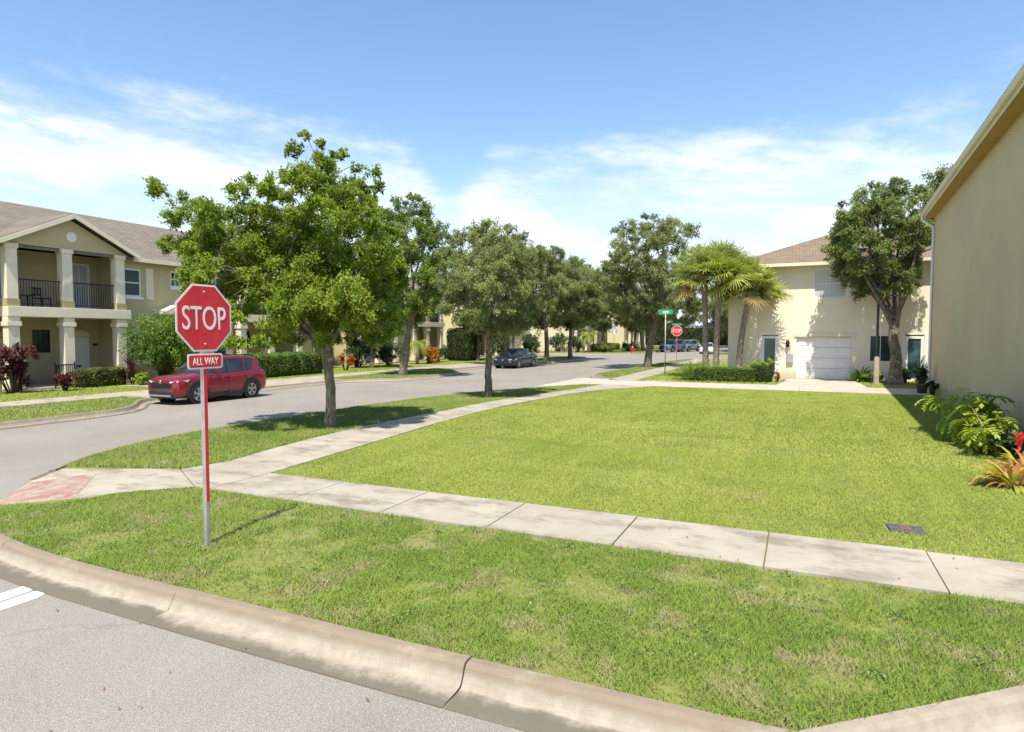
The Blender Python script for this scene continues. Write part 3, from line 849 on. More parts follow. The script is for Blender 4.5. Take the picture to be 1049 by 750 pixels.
grass('kerbside_grass', leftstrip, 700, .05, .016, M_grass_verge, 'grass between far kerb and the row house sidewalk', 18, holes=[bayH, [(-23.2,38.3),(-21.7,38.3),(-21.7,47.5),(-23.2,47.5)]], varmean=.55)
grass('garden_grass', [(-24.92,4),(-24.92,65),(-29.2,65),(-29.2,4)], 500, .055, .018, M_grass_lawn, 'front garden grass along the tan row houses', 19,
      holes=[[(-29.3,18.9),(-24.9,18.9),(-24.9,20.1),(-29.3,20.1)],[(-29.3,23),(-24.9,23),(-24.9,24),(-29.3,24)],[(-29.3,41.2),(-24.9,41.2),(-24.9,42.4),(-29.3,42.4)]])
grass('garden_grass', [p for p in catmull(kerbC, .5) if p[0] > -45] + [(-45,77.1),(-45,110),(-19,110)], 45, .10, .06, M_grass_verge, 'lawn round the hydrant across the junction', 20, varmean=.6)

# ------------------------------------------------------------------ TREES
def to_world(u, w, h):    # u: towards the right of the lot, w: away, h: up
    return (.910*u - .414*w, .414*u + .910*w, h)
rng = np.random.default_rng(21)
sil = [(196,208,13),(186,200,8),(212,226,17),(203,250,18),(186,252,12),(238,240,18),(224,214,10),(262,186,9),(266,206,13),(252,264,22),(225,275,18),(288,226,18),(300,205,12),(322,170,11),(328,150,7),(335,195,16),(352,180,12),(362,166,8),(345,158,7),
       (312,228,20),(345,222,20),(376,205,13),(388,188,9),(370,235,20),(393,232,14),(396,262,16),(280,258,24),(318,262,25),(356,262,24),(250,300,22),(286,296,25),(326,298,26),(366,298,24),(394,300,17),(262,326,18),(300,328,22),(338,326,20),(376,328,18),(405,318,12),(245,278,15),(300,280,22),(340,280,22),(380,280,20),(232,300,12),(398,285,14),(275,240,18),(330,245,22),(270,345,13),(310,318,24),(350,312,24),(385,315,20),(345,348,12),(300,262,24),(340,262,24),(240,285,18),(405,275,14),(308,190,13),(330,180,13),(345,195,16),(300,215,16),(250,228,15),(228,255,17),(245,252,17),(265,225,15),(385,215,13),(365,215,18),(225,290,14),(240,318,15),(405,335,11),(400,250,13),(292,345,11),(390,345,11)]
cl = []
for px, py, r in sil:
    u = (px - 338) / 41.4; h = (438 - py) / 41.4; rad = r / 41.4 * 1.02
    lim = 1.9 * math.sqrt(max(.06, 1 - ((px - 300) / 135) ** 2)) * math.sqrt(max(.08, 1 - ((py - 280) / 150) ** 2))
    for rep in range(2 if lim > .9 else 1):
        w = rng.uniform(-lim, lim) if rep == 0 else -np.sign(w) * rng.uniform(.35, 1) * lim
        cl.append((*to_world(u + (0 if rep == 0 else rng.normal()*.12), w, h + (0 if rep == 0 else rng.normal()*.1)), rad))
make_tree('oak_tree', 'bright green young oak with mossy trunk on the strip behind the large stop sign', 'tree', (-10.65,12.45,-.02),
          [(0,0,0,.135),(.03,0,.8,.12),(-.02,.0,1.6,.115),(-.05,.0,2.15,.12)], cl, .08, 6600, M_leafA, M_bark_moss, 31, 'street trees along the side street', limbs=8, tipn=16,
          hue=lambda c, b: b*.6 + .12 + .25*max(0, min(1, (4.6 - c[2])/2.5)))
make_tree('oak_tree', 'slim oak with narrow grey trunk on the tip of the near grass strip', 'tree', (-10.5,21.03,-.02),
          [(0,0,0,.15),(-.03,0,1.,.125),(.0,.02,1.9,.115),(-.02,0,2.5,.12)], auto_clumps(5, 62, 2.15, 2.1, 2.35, 6.25, .50, 6), .085, 3300, M_leafC, M_bark, 32, 'street trees along the side street', limbs=7)
make_tree('oak_tree', 'tall oak with leaning trunk on the island across the street, behind the nearest oak', 'tree', (-20.8,31.0,-.02),
          [(-.3,0,0,.24),(-.12,0,1.2,.20),(.12,.02,2.4,.18),(.3,0,3.3,.18)], auto_clumps(8, 85, 2.5, 2.6, 2.9, 10.1, .64, 8), .115, 2000, M_leafB, M_bark, 33, 'street trees along the side street', limbs=8)
bigE = make_tree('oak_tree', 'large spreading oak with leaning trunk behind the green street name sign', 'tree', (-10.1,45.9,-.02),
          [(0,0,0,.30),(.15,.05,1.4,.24),(.45,.1,3.0,.22),(.6,.1,4.0,.2)], auto_clumps(14, 105, 3.8, 3.6, 3.2, 10.6, .72, 10), .13, 1400, M_leafC, M_bark, 34, 'street trees along the side street', limbs=9)
make_tree('oak_tree', 'dense dark oak with forked trunk in front of the garage house', 'tree', (3.95,34.4,-.02),
          [(.1,0,0,.33),(.12,0,1.3,.25),(-.02,0,2.3,.22),(.05,.05,3.0,.2)], [(x-.5,y,z,r) for x,y,z,r in auto_clumps(9, 96, 2.5, 1.9, 3.9, 9.3, .52, 9)], .115, 2300, M_leafG, M_bark, 35, limbs=8)
midD = make_tree('oak_tree', 'olive green oak across the street behind the black car', 'tree', (-20.8,44.7,-.02),
          [(0,0,0,.24),(.05,0,1.4,.2),(.0,.06,2.6,.18),(.1,.1,3.3,.17)], auto_clumps(17, 85, 3.3, 3.3, 2.9, 9.6, .78, 8), .13, 1500, M_leafC, M_bark, 36, 'street trees along the side street', limbs=8)
for (x, y, rz, sc, lab) in [(-20.8,53.3,2.0,1.03,'oak with pale trunk past the black car, second along the far island'), (-20.6,59.2,4.0,1.0,'oak nearest the junction on the far side of the street')]:
    dup(midD, (x,y,-.02), rz, sc, lab)
for (x, y, rz, sc, lab, proto) in [
    (-24.5,84,1.,1.0,'tree behind the blank sign back across the junction',midD), (-20.4,90,2.4,1.05,'tree close beside the parked blue cars',bigE),
    (-24.2,101,5.,1.0,'tree farther along the street behind the hydrant lawn',midD), (-20,116,3.,1.1,'tree beyond the parked blue cars, far along the street',bigE),
    (-8.3,92,1.7,.95,'tree right of the far stop sign across the junction',bigE), (-4.5,86,.6,.9,'tree behind the palms across the junction',midD),
    (1.5,93,2.9,.95,'tree directly behind the garage house to the left',bigE), (-12,128,.3,1.15,'tree closing the far end of the street',bigE),
    (-31,96,.9,1.0,'tree at the side of the far pale house, behind the hydrant lawn',bigE), (-38,84,4.4,1.,'tree on the corner across the junction, farthest left',midD),
    (-30,128,4.,1.1,'tree far down the left side of the street',bigE), (-3,118,2.2,1.1,'tree far down the right side of the street',midD)]:
    dup(proto, (x,y,-.02), rz, sc, lab, 'background trees past the junction')
for i, (x, y, rz, sc, lab) in enumerate([(-8,104,.4,1.1,'low branched tree behind the far stop sign, deeper in the background'),(1,108,2.,1.15,'background tree seen between the palm trunks'),(-16,140,3.1,1.2,'farthest tree at the end of the street'),(7,100,1.4,1.2,'background tree hidden mostly by the garage house roof'),(-22.5,106,2.6,.9,'background tree just left of the parked blue cars'),(-36,108,.2,1.1,'background tree behind the pale far houses'),(-6.2,74.6+6,5.2,.72,'small tree at the corner lawn right of the far stop sign')]):
    dup((bigE, midD)[i % 2], (x,y,-.02), rz, sc, lab, 'background trees past the junction')
dup(midD, (-43,17.5,-.02), 1.2, 1.08, 'tree whose top shows above the tan row house roof at far left', 'background trees past the junction')
dup(bigE, (10.6,47,-.02), 3.3, 1.2, 'tree whose tip shows over the beige wall gutter', 'background trees past the junction')
for (x, y, rz, sc, lab) in [(-34,35.5,.4,.8,'tree growing between the tan row house and the next house'), (-26.6,51,3.1,.8,'garden tree behind the round dark topiary'), (-27.5,36.6,5.1,.62,'small garden tree behind the orange shrubs')]:
    dup(midD, (x,y,-.02), rz, sc, lab, 'garden trees by the row houses')

# palms ---------------------------------------------------------------
def fan_palm(name, label, loc, h, lean, nf, seed, group, fr=1.25):
    rng = np.random.default_rng(seed); root = thing(name, label, 'palm tree', loc, 0, group)
    tb = MB(); pts = []; rad = []
    for i in range(28):
        t = i/27; pts.append((lean[0]*t*t, lean[1]*t*t, -.05 + h*t)); rad.append(.155*(1+.35*math.exp(-t*9)) * (1 - .12*t) * (1 + (.07 if i % 2 else -.02)))
    for i in (24, 25, 26, 27): rad[i] *= 1.25
    tb.tube(pts, rad, 12)
    tb.build('trunk', M_palmbark, root, world=False)
    top = np.array([lean[0], lean[1], h-.1])
    V = []; F = []; A = []; dead = []; sb = MB()
    for i in range(nf):
        az = i * 2.399 + rng.uniform(-.3, .3); q = (i + .5)/nf
        el = 1.5 - 1.75*q + rng.uniform(-.15, .15)
        d = np.array([math.cos(az)*math.cos(el), math.sin(az)*math.cos(el), math.sin(el)])
        pl = fr*rng.uniform(.65, .95); end = top + d*pl + np.array([0,0,-.18*math.cos(el)])
        sb.tube([tuple(top), tuple(top + d*pl*.55 + np.array([0,0,.05])), tuple(end)], [.022,.016,.01], 5)
        side = np.cross(d, [0,0,1.]); side /= np.linalg.norm(side)+1e-9; upv = np.cross(side, d)
        ro = rng.uniform(-.7, .7); side, upv = side*math.cos(ro) + upv*math.sin(ro), upv*math.cos(ro) - side*math.sin(ro)
        dry = q > .95
        if dry: dead.append(([], [], []))
        vv, ff, aa = dead[-1] if dry else (V, F, A)
        base_var = rng.uniform(.2, .75)
        nl = 26
        for j in range(nl):
            a = -1.9 + 3.8*j/(nl-1); ln = fr*.82*(1-.25*abs(a)/1.9)*rng.uniform(.88, 1.05)
            dd = d*math.cos(a) + side*math.sin(a) + upv*(.28*abs(math.sin(a)) - .05)
            dd /= np.linalg.norm(dd); sd = np.cross(dd, upv); sd /= np.linalg.norm(sd)+1e-9
            b = len(vv)
            for s, (t, w) in enumerate(((0,.03),(.45,.058),(.8,.036),(1.0,.004))):
                p = end + dd*ln*t + np.array([0,0,-.26*ln*t**2.6*rng.uniform(.6,1.9)])
                vv.extend([p+sd*w*.5, p-sd*w*.5]); va = np.clip(base_var + .25*(t-.3) + rng.normal(0,.06), 0, 1); aa.extend([va, va])
            for s in range(3): ff.append((b+2*s, b+2*s+1, b+2*s+3, b+2*s+2))
    sb.build('leaf_stalk', M_long, root, world=False)['kind'] = 'stuff'
    np_mesh('crown', np.array(V), np.array(F), M_palm, root, A)
    for V2, F2, A2 in dead: np_mesh('dead_frond', np.array(V2), np.array(F2), M_palmdry, root, A2)
    return root
fan_palm('cabbage_palm', 'fan palm with the leftmost trunk in the hedged bed', (-4.6,35.1,-.02), 5.35, (-.15,.05), 56, 1, 'fan palms in the hedged bed', 1.42)
fan_palm('cabbage_palm', 'fan palm with the middle trunk in the hedged bed', (-4.05,34.9,-.02), 5.5, (.15,-.05), 56, 2, 'fan palms in the hedged bed', 1.42)
fan_palm('cabbage_palm', 'lower fan palm nearest the pale garage house wall', (-2.95,35.3,-.02), 4.7, (.55,0), 46, 3, 'fan palms in the hedged bed', 1.28)

def small_palm(loc, label, seed, h=2.0, fr=1.7, nf=16):
    rng = np.random.default_rng(seed); root = thing('feather_palm', label, 'palm tree', loc)
    MB().tube([(0,0,-.05),(.03,0,h*.5),(0,0,h)], [.14,.11,.09], 10).build('trunk', M_palmbark, root, world=False)
    V = []; F = []; A = []
    for i in range(nf):
        az = i*2.399; el = 1.2 - 1.2*i/nf; p = np.array([0,0,h]); ang = el; d2 = np.array([math.cos(az), math.sin(az)])
        for s in range(12):
            nx = p + np.array([d2[0]*math.cos(ang), d2[1]*math.cos(ang), math.sin(ang)])*fr/12; ang -= .17
            sd = np.array([-d2[1], d2[0], 0]); ln = .5*math.sin(math.pi*(s+1)/13)+.08
            for sg in (-1, 1):
                for q in (0, .5):
                    bp = p + (nx-p)*q; b = len(V)
                    tip = bp + sd*sg*ln*.8 + (nx-p)*3 + np.array([0,0,-.25*ln])
                    V += [bp, bp + (nx-p)*.35, tip]; F.append((b, b+1, b+2)); A += [rng.uniform(.2,.9)]*3
            p = nx
    np_mesh('crown', np.array(V), np.array(F), M_palm, root, A); return root
small_palm((-26.2,72.0,-.02) if False else (-25.6,80.6,-.02), 'small feathery palm with pale trunk beside the junction', 4, 2.2, 2.0)
small_palm((-27.6,42.6,-.02), 'small feathery palm beside the orange croton', 5, 1.5, 1.4)

# ------------------------------------------------------------------ HOUSES
def wall_panel(mb, o, u, v, W, H, holes, depth, nrm):
    """wall face in plane o + a*u + b*v with real openings and reveals going `depth` against nrm"""
    o, u, v, nrm = map(Vector, (o, u, v, nrm))
    xs = sorted({0, W, *[h[0] for h in holes], *[h[2] for h in holes]}); ys = sorted({0, H, *[h[1] for h in holes], *[h[3] for h in holes]})
    for i in range(len(xs)-1):
        for j in range(len(ys)-1):
            cx, cy = (xs[i]+xs[i+1])/2, (ys[j]+ys[j+1])/2
            if any(h[0] < cx < h[2] and h[1] < cy < h[3] for h in holes): continue
            mb.add([o+u*xs[i]+v*ys[j], o+u*xs[i+1]+v*ys[j], o+u*xs[i+1]+v*ys[j+1], o+u*xs[i]+v*ys[j+1]], [(0,1,2,3)])
    for a, b, c, d in holes:
        q = [o+u*a+v*b, o+u*c+v*b, o+u*c+v*d, o+u*a+v*d]; r = [p - nrm*depth for p in q]
        mb.add(q+r, [(k, (k+1)%4, 4+(k+1)%4, 4+k) for k in range(4)])
    return mb

def window(root, o, u, nrm, w, h, mats, rows=2, cols=1, fw=.07, inset=.08, parts=('window','pane')):
    """o = lower corner on the wall face; frame is the part, glass its sub-part"""
    o, u, n = Vector(o), Vector(u), Vector(nrm); z = Vector((0,0,1)); o = o - n*inset
    f = MB()
    def bar(a0, b0, a1, b1, t0=-.03, t1=.05):
        f.hexa([o+u*a0+z*b0+n*t0, o+u*a1+z*b0+n*t0, o+u*a1+z*b1+n*t0, o+u*a0+z*b1+n*t0, o+u*a0+z*b0+n*t1, o+u*a1+z*b0+n*t1, o+u*a1+z*b1+n*t1, o+u*a0+z*b1+n*t1])
    bar(.001,.001,fw,h-.001); bar(w-fw,.001,w-.001,h-.001); bar(fw,.001,w-fw,fw); bar(fw,h-fw,w-fw,h-.001)
    for r in range(1, rows): bar(fw, h*r/rows-fw*.4, w-fw, h*r/rows+fw*.4, -.02, .035)
    for c in range(1, cols): bar(w*c/cols-.015, fw, w*c/cols+.015, h-fw, -.01, .028)
    fo = f.build(parts[0], mats[0], root)
    gl = MB(); gl.hexa([o+u*fw+z*fw-n*.02, o+u*(w-fw)+z*fw-n*.02, o+u*(w-fw)+z*(h-fw)-n*.02, o+u*fw+z*(h-fw)-n*.02, o+u*fw+z*fw, o+u*(w-fw)+z*fw, o+u*(w-fw)+z*(h-fw), o+u*fw+z*(h-fw)])
    gl.build(parts[1], mats[1], fo)
    return fo

def row_house(label, y0, y1, porches, X, wallm, group, detail=True, xback=-41, flat_windows=True):
    root = thing('row_house', label, 'house', (X, (y0+y1)/2, 0), 0, group)
    Xb = X - 2.2; XW = X - .35
    wb = MB()
    por = [(p, p+5.2) for p in porches]
    edges = [y0]
    for a, b in por: edges += [a, b]
    edges += [y1]
    wins = []
    for i in range(0, len(edges), 2):
        a, b = edges[i], edges[i+1]
        if b - a < .3: continue
        holes = []
        W = b - a
        if W > 5:
            hl = [(.1, 4.2, 1.0, 5.55, 2, 1, M_glass_teal), (2.62, 4.82, 3.2, 5.63, 2, 2, M_glass), (W-1.15, 4.2, W-.2, 5.55, 2, 1, M_glass_teal), (.3, 1.0, 1.25, 2.4, 2, 1, M_glass), (W-1.4, 1.0, W-.4, 2.4, 2, 1, M_glass)]
        elif W > 2.2:
            hl = [(W-1.6, 4.2, W-.6, 5.55, 2, 1, M_glass_teal), (W-1.6, 1., W-.6, 2.4, 2, 1, M_glass)]
        else: hl = []
        holes = [h[:4] for h in hl]
        wp = MB(); wall_panel(wp, (XW, a, 0), (0,1,0), (0,0,1), W, 6.1, holes, .14, (1,0,0)); wp.build('wall', wallm, root)
        for h in hl: wins.append((a + h[0], h[1], h[2]-h[0], h[3]-h[1], h[4], h[5], h[6]))
    # end walls + rear, butted to the front panels
    wb.add([(XW,y0,0),(xback,y0,0),(xback,y0,6.1),(XW,y0,6.1)], [(0,1,2,3)])
    wb.add([(XW,y1,0),(xback,y1,0),(xback,y1,6.1),(XW,y1,6.1)], [(0,1,2,3)])
    wb.add([(xback,y0,0),(xback,y1,0),(xback,y1,6.1),(xback,y0,6.1)], [(0,1,2,3)])
    xr = (XW + xback)/2
    zr = 6.1 + (XW - xr) * .46
    for yy in (y0, y1): wb.add([(XW,yy,6.1),(xback,yy,6.1),(xr,yy,zr)], [(0,1,2)])
    wall = wb.build('wall', wallm, root)
    for (yy, z, w, h, r, c, gm) in wins:
        fo = window(root, (XW, yy, z), (0,1,0), (1,0,0), w, h, (M_white, gm), r, c)
        MB().box((XW+.002, yy-.06, z-.14), (XW+.07, yy+w+.06, z-.002)).build('sill', M_white, fo)
    if flat_windows:
        for i in range(0, len(edges), 2):
            a, b = edges[i], edges[i+1]
            if b - a > 5:
                MB().box((XW+.002, a+1.22, 4.1), (XW+.05, a+1.62, 5.65)).build('shutter', M_trim, root)
                MB().box((XW+.002, b-1.75, 4.1), (XW+.05, b-1.35, 5.65)).build('shutter', M_trim, root)
                MB().box((XW+.002, a+4.3, 3.3), (XW+.09, a+4.62, 6.02)).build('pilaster', M_trim, root)
                # little gabled canopy over the entry
                cp = MB(); ca = a + 1.55
                cp.prism([(0,0),(1.7,0),(1.7,.1),(.85,.5),(0,.1)], (XW+.003, ca, 3.35), (0,1,0), (0,0,1), (.8,0,0)); cp.build('entry_canopy', M_trim, root)
                MB().box((XW+.002, ca+.5, .02), (XW+.06, ca+1.45, 2.15)).build('door', M_white, root)
    # main roof with overhang (rear slope too)
    ov = .45; t = .12; s = .46
    rf = MB()
    def slope(xe, sign):
        ze = 6.12 - ov*s
        rf.hexa([(xe, y0-.4, ze), (xr, y0-.4, zr+.02), (xr, y1+.4, zr+.02), (xe, y1+.4, ze), (xe, y0-.4, ze+t), (xr, y0-.4, zr+.02+t), (xr, y1+.4, zr+.02+t), (xe, y1+.4, ze+t)])
    slope(XW+ov, 1); slope(xback-ov, -1)
    roof = rf.build('roof', M_roof, root)
    segs = [(y0-.4, por[0][0]-.3)] + [(por[i][1]+.3, por[i+1][0]-.3) for i in range(len(por)-1)] + [(por[-1][1]+.3, y1+.4)] if por else [(y0-.4, y1+.4)]
    for a, b in segs:
        if b > a: MB().box((XW+ov+.002, a, 5.86), (XW+ov+.09, b, 6.06)).build('gutter', M_trim, root)
    for yy, xx in ((y0+3.1, xr+1.3), (y0+9.6, xr+1.9), (y1-5, xr+1.5)):
        zz = 6.1 + (XW-xx)*s
        MB().tube([(xx,yy,zz),(xx,yy,zz+.5)], .07, 8).build('roof_vent', M_white, roof)
    # gabled two-storey porches
    for a, b in por:
        mid = (a+b)/2
        bw = MB()
        doors = [(b-a-1.3, 3.56, b-a-.35, 5.75), (.5, 3.56, 1.4, 5.75)]
        low = [(b-a-1.35, .1, b-a-.45, 2.2), (.2, .1, 1.1, 2.2)]
        wall_panel(bw, (Xb, a, 0), (0,1,0), (0,0,1), b-a, 6.1, doors + low + [(2.2, 1.5, 2.95, 2.55)], .1, (1,0,0))
        bw.add([(Xb,a,0),(XW,a,0),(XW,a,6.1),(Xb,a,6.1)], [(0,1,2,3)]); bw.add([(Xb,b,0),(XW,b,0),(XW,b,6.1),(Xb,b,6.1)], [(0,1,2,3)])
        bw.add([(Xb,mid+.1,3.5),(XW-.4,mid+.1,3.5),(XW-.4,mid+.1,6.1),(Xb,mid+.1,6.1)], [(0,1,2,3)]) if False else None
        bw.build('porch_wall', wallm, root)
        for h in doors:
            window(root, (Xb, a+h[0], h[1]), (0,1,0), (1,0,0), h[2]-h[0], h[3]-h[1], (M_white, M_blind), 1, 2, .1, .06, ('balcony_door','pane'))
        for h in low:
            dm = MB(); dm.box((Xb-.06, a+h[0]+.01, .1), (Xb-.02, a+h[2]-.01, 2.19)); dr = dm.build('door', M_white, root)
            am = MB(); am.prism([( .45*math.cos(t)+.45, .32*math.sin(t)) for t in [math.pi*k/10 for k in range(11)]], (Xb+.002, a+h[0], 2.22), (0,1,0), (0,0,1), (.03,0,0)); am.build('door_arch', M_trim, root)
            MB().lathe([(0,0),(.035,.01),(.035,.05),(0,.06)], 10, (Xb-.02, a+h[0]+.1, 1.05), 'x').build('handle', M_chrome, dr)
        window(root, (Xb, a+2.2, 1.5), (0,1,0), (1,0,0), .75, 1.05, (M_darkplastic, M_glass), 3, 3, .04, .05)
        MB().box((Xb+.002, b-.32, 1.78), (Xb+.02, b-.08, 1.9)).build('house_number_plate', M_darkplastic, root)
        # slab / beam
        MB().box((Xb+.003, a+.003, 3.07), (X+.28, b-.003, 3.49)).build('balcony_slab', M_trim, root, bevel=.015)
        MB().box((Xb+.004, a+.004, -.05), (X+.25, b-.004, .08)).build('porch_floor', M_alley, root)
        for cy in (a+.24, a+2.4, b-.42):
            c = MB(); c.box((X-.2, cy-.21, .08), (X+.2, cy+.21, 2.68)); c.box((X-.27, cy-.28, .08), (X+.27, cy+.28, .42)); c.box((X-.26, cy-.27, 2.682), (X+.26, cy+.27, 2.86)); c.box((X-.22, cy-.23, 2.862), (X+.22, cy+.23, 3.068))
            c.build('column', M_trim, root, bevel=.012)
            c = MB(); c.box((X-.2, cy-.21, 3.80), (X+.2, cy+.21, 5.86)); c.box((X-.24, cy-.25, 5.862), (X+.24, cy+.25, 6.06))
            cu = c.build('column', M_trim, root, bevel=.012)
            MB().box((X-.23, cy-.24, 3.492), (X+.23, cy+.24, 3.80)).build('plinth', M_band, cu)
        for c0, c1 in ((a+.47, a+2.17), (a+2.63, b-.65)):
            r = MB(); r.box((X-.02, c0, 4.6), (X+.03, c1, 4.65)); r.box((X-.015, c0, 3.6), (X+.025, c1, 3.64))
            k = c0 + .06
            while k < c1: r.box((X-.004, k, 3.641), (X+.014, k+.018, 4.599)); k += .105
            r.build('railing', M_black, root)
        # pediment
        p = MB(); hw = (b-a)/2 + .05
        p.prism([(-hw, 0), (hw, 0), (0, hw*.5)], (X+.12, mid, 6.062), (0,1,0), (0,0,1), (-.25,0,0)); p.build('gable', wallm, root)
        MB().lathe([(0,.05),(.2,.05),(.23,.03),(.23,0)], 24, (X+.122, mid+.05, 6.62), 'x').build('gable_medallion', M_white, root)
        rr = MB()
        rx = xr + .5
        ovg = hw + .35
        for sg in (-1, 1):
            e0 = Vector((X+.45, mid+sg*ovg, 6.08 - .35*.5 + .13)); pk = Vector((X+.45, mid, 6.08 + hw*.5 + .13))
            e1 = Vector((rx+2.5, mid+sg*ovg, e0.z)); pk1 = Vector((rx, mid, pk.z)); up = Vector((0,0,.1))
            rr.hexa([e0, pk, pk1, e1, e0+up, pk+up, pk1+up, e1+up])
        gr = rr.build('porch_roof', M_roof2 if False else M_roof, root)
        for sg in (-1, 1):
            e0 = Vector((X+.475, mid+sg*ovg, 6.08 - .175 + .1)); pk = Vector((X+.475, mid, 6.08 + hw*.5 + .1))
            d = MB(); w = Vector((0,0,.2)); n = Vector((.06,0,0)); d.hexa([e0-w*.5, pk-w*.5, pk-w*.5+n, e0-w*.5+n, e0+w*.5, pk+w*.5, pk+w*.5+n, e0+w*.5+n]); d.build('bargeboard', M_trim, gr)
    return root

row_house('long tan row house with gabled balcony porches at far left', 2.2, 33.2, [15.0-11.9, 15.0, 26.75], -29.5, M_wall_olive, 'row houses along the street')
row_house('next tan row house, white columns seen between the trees', 38.6, 52.6, [39.6, 47.0], -31.0, M_wall_olive, 'row houses along the street')
h3 = row_house('lemon cream house end wall seen behind the black car', 58, 65.2, [59.2], -31.0, M_wall_lemon, 'row houses along the street')
fo = window(h3, (-33.3, 57.99, 1.1), (1,0,0), (0,-1,0), 1.1, 1.6, (M_white, M_glass_teal), 2, 2, .08, -.04)
fo = window(h3, (-37.3, 57.99, 1.1), (1,0,0), (0,-1,0), 1.1, 1.6, (M_white, M_glass_teal), 2, 2, .08, -.04)
row_house('pale house beyond the junction behind the hydrant lawn', 84, 103, [85.5, 95.0], -29.0, M_wall_lemon, 'houses past the junction')
row_house('pale house far along the street past the parked blue cars', 110, 126, [112.5, 119.5], -28.0, M_wall_lemon, 'houses past the junction')

# balcony and porch furniture
def chair(loc, rz, label):
    r = thing('porch_chair', label, 'chair', loc, rz, 'dark chairs on the balcony')
    MB().box((-.25,-.25,.40),(.25,.25,.44)).build('seat', M_black, r, world=False)
    b = MB(); b.box((-.25,.23,.55),(.25,.26,.62)); b.box((-.25,.23,.84),(.25,.26,.9))
    for k in range(5): b.box((-.22+k*.105,.235,.621),(-.19+k*.105,.255,.839))
    b.build('backrest', M_black, r, world=False)
    for x in (-.24,.21):
        for y in (-.25,.22): MB().box((x,y,0),(x+.035,y+.035,.399 if y < 0 else .9)).build('leg', M_black, r, world=False)
chair((-30.35,15.75,3.49), R(70), 'dark metal chair behind the left balcony railing, near the corner column')
chair((-30.35,16.9,3.49), R(110), 'dark metal chair behind the left balcony railing, beside the middle column')
t = thing('balcony_table', 'small dark round table between the two balcony chairs', 'table', (-30.3,16.32,3.49))
MB().lathe([(0,.5),(.28,.5),(.28,.53),(0,.53)], 16).build('tabletop', M_black, t, world=False); MB().tube([(0,0,0),(0,0,.5)], .025, 8).build('stand', M_black, t, world=False)
t = thing('iron_gate', 'narrow black iron gate beside the ground floor middle column', 'gate', (-28.95,16.95,0))
m = MB(); m.box((-.02,-.42,.02),(.02,-.38,1.15)); m.box((-.02,.38,.02),(.02,.42,1.15)); m.box((-.015,-.379,1.0),(.015,.379,1.05)); m.box((-.015,-.379,.12),(.015,.379,.16)); m.build('gate_frame', M_black, t, world=False)
m = MB()
for k in range(8): m.box((-.01,-.33+k*.09,.161),(.01,-.31+k*.09,.999))
m.build('bars', M_black, t, world=False)
t = thing('porch_bench', 'low black bench on the ground floor porch behind the clipped hedge', 'bench', (-30.6,18.2,.08))
MB().box((-.22,-.6,.4),(.22,.6,.45)).build('seat', M_black, t, world=False)
m = MB(); m.box((-.24,-.6,.75),(-.21,.6,.82))
for k in range(9): m.box((-.235,-.55+k*.13,.451),(-.215,-.52+k*.13,.749))
m.build('backrest', M_black, t, world=False)
for y in (-.57,.53):
    for x in (-.22,.18): MB().box((x,y,0),(x+.04,y+.04,.399)).build('leg', M_black, t, world=False)

# pale garage house (facade towards the camera) --------------------------
gh = thing('garage_house', 'pale cream two storey house with white garage door and hip roof', 'house', (4, 36.5, 0))
gx0, gx1, gy, gb, ez = -3.62, 15.0, 36.5, 47.5, 6.1
holes = [(3.42,.03,5.96,2.22),(1.72,.05,2.52,2.3),(4.15,4.2,5.75,5.72),(6.75,.95,7.75,2.32),(8.3,.06,9.1,2.32),(10.2,4.2,11.6,5.6)]
wb = MB(); wall_panel(wb, (gx0,gy,0), (1,0,0), (0,0,1), gx1-gx0, ez, holes, .16, (0,-1,0))
wb.add([(gx0,gy,0),(gx0,gb,0),(gx0,gb,ez),(gx0,gy,ez)],[(0,1,2,3)]); wb.add([(gx1,gy,0),(gx1,gb,0),(gx1,gb,ez),(gx1,gy,ez)],[(0,1,2,3)]); wb.add([(gx0,gb,0),(gx1,gb,0),(gx1,gb,ez),(gx0,gb,ez)],[(0,1,2,3)])
wb.build('wall', M_wall_cream, gh)
gd = MB()
for k in range(4):
    z0, z1 = .04+k*.545, .04+(k+1)*.545-.012
    gd.box((gx0+3.425, gy+.10, z0), (gx0+5.955, gy+.14, z1))
    for j in range(4):
        x0 = gx0+3.52+j*.625; gd.box((x0, gy+.085, z0+.09), (x0+.5, gy+.099, z1-.08))
gdo = gd.build('garage_door', M_white, gh, bevel=.008)
MB().box((gx0+3.3, gy-.05, 2.222), (gx0+6.1, gy-.002, 2.40)).build('garage_lintel', M_trim, gh)
window(gh, (gx0+4.15,gy,4.2), (1,0,0), (0,-1,0), 1.6, 1.52, (M_white, M_blind), 2, 2, .08, .06)
window(gh, (gx0+6.75,gy,.95), (1,0,0), (0,-1,0), 1.0, 1.37, (M_white, M_glass), 1, 2, .06, .06)
window(gh, (gx0+10.2,gy,4.2), (1,0,0), (0,-1,0), 1.4, 1.4, (M_white, M_blind), 2, 2, .08, .06)
for xo in (1.72, 8.3):
    fo = window(gh, (gx0+xo,gy,.06), (1,0,0), (0,-1,0), .8, 2.2, (M_white, M_glass_teal), 1, 1, .13, .05, ('door','pane'))
    MB().lathe([(0,0),(.03,.01),(.03,.05),(0,.06)], 8, (gx0+xo+.72, gy-.06, 1.05), 'y').build('handle', M_black, fo)
    MB().box((gx0+xo-.12, gy-.04, .02), (gx0+xo-.002, gy-.002, 2.42)).build('door_frame', M_white, gh)
    MB().box((gx0+xo+.802, gy-.04, .02), (gx0+xo+.92, gy-.002, 2.42)).build('door_frame', M_white, gh)
m = MB(); e = .5; ze = ez - .14; zt = 8.35; rx0, rx1, ry = gx0+5.5, gx1-5.5, (gy+gb)/2
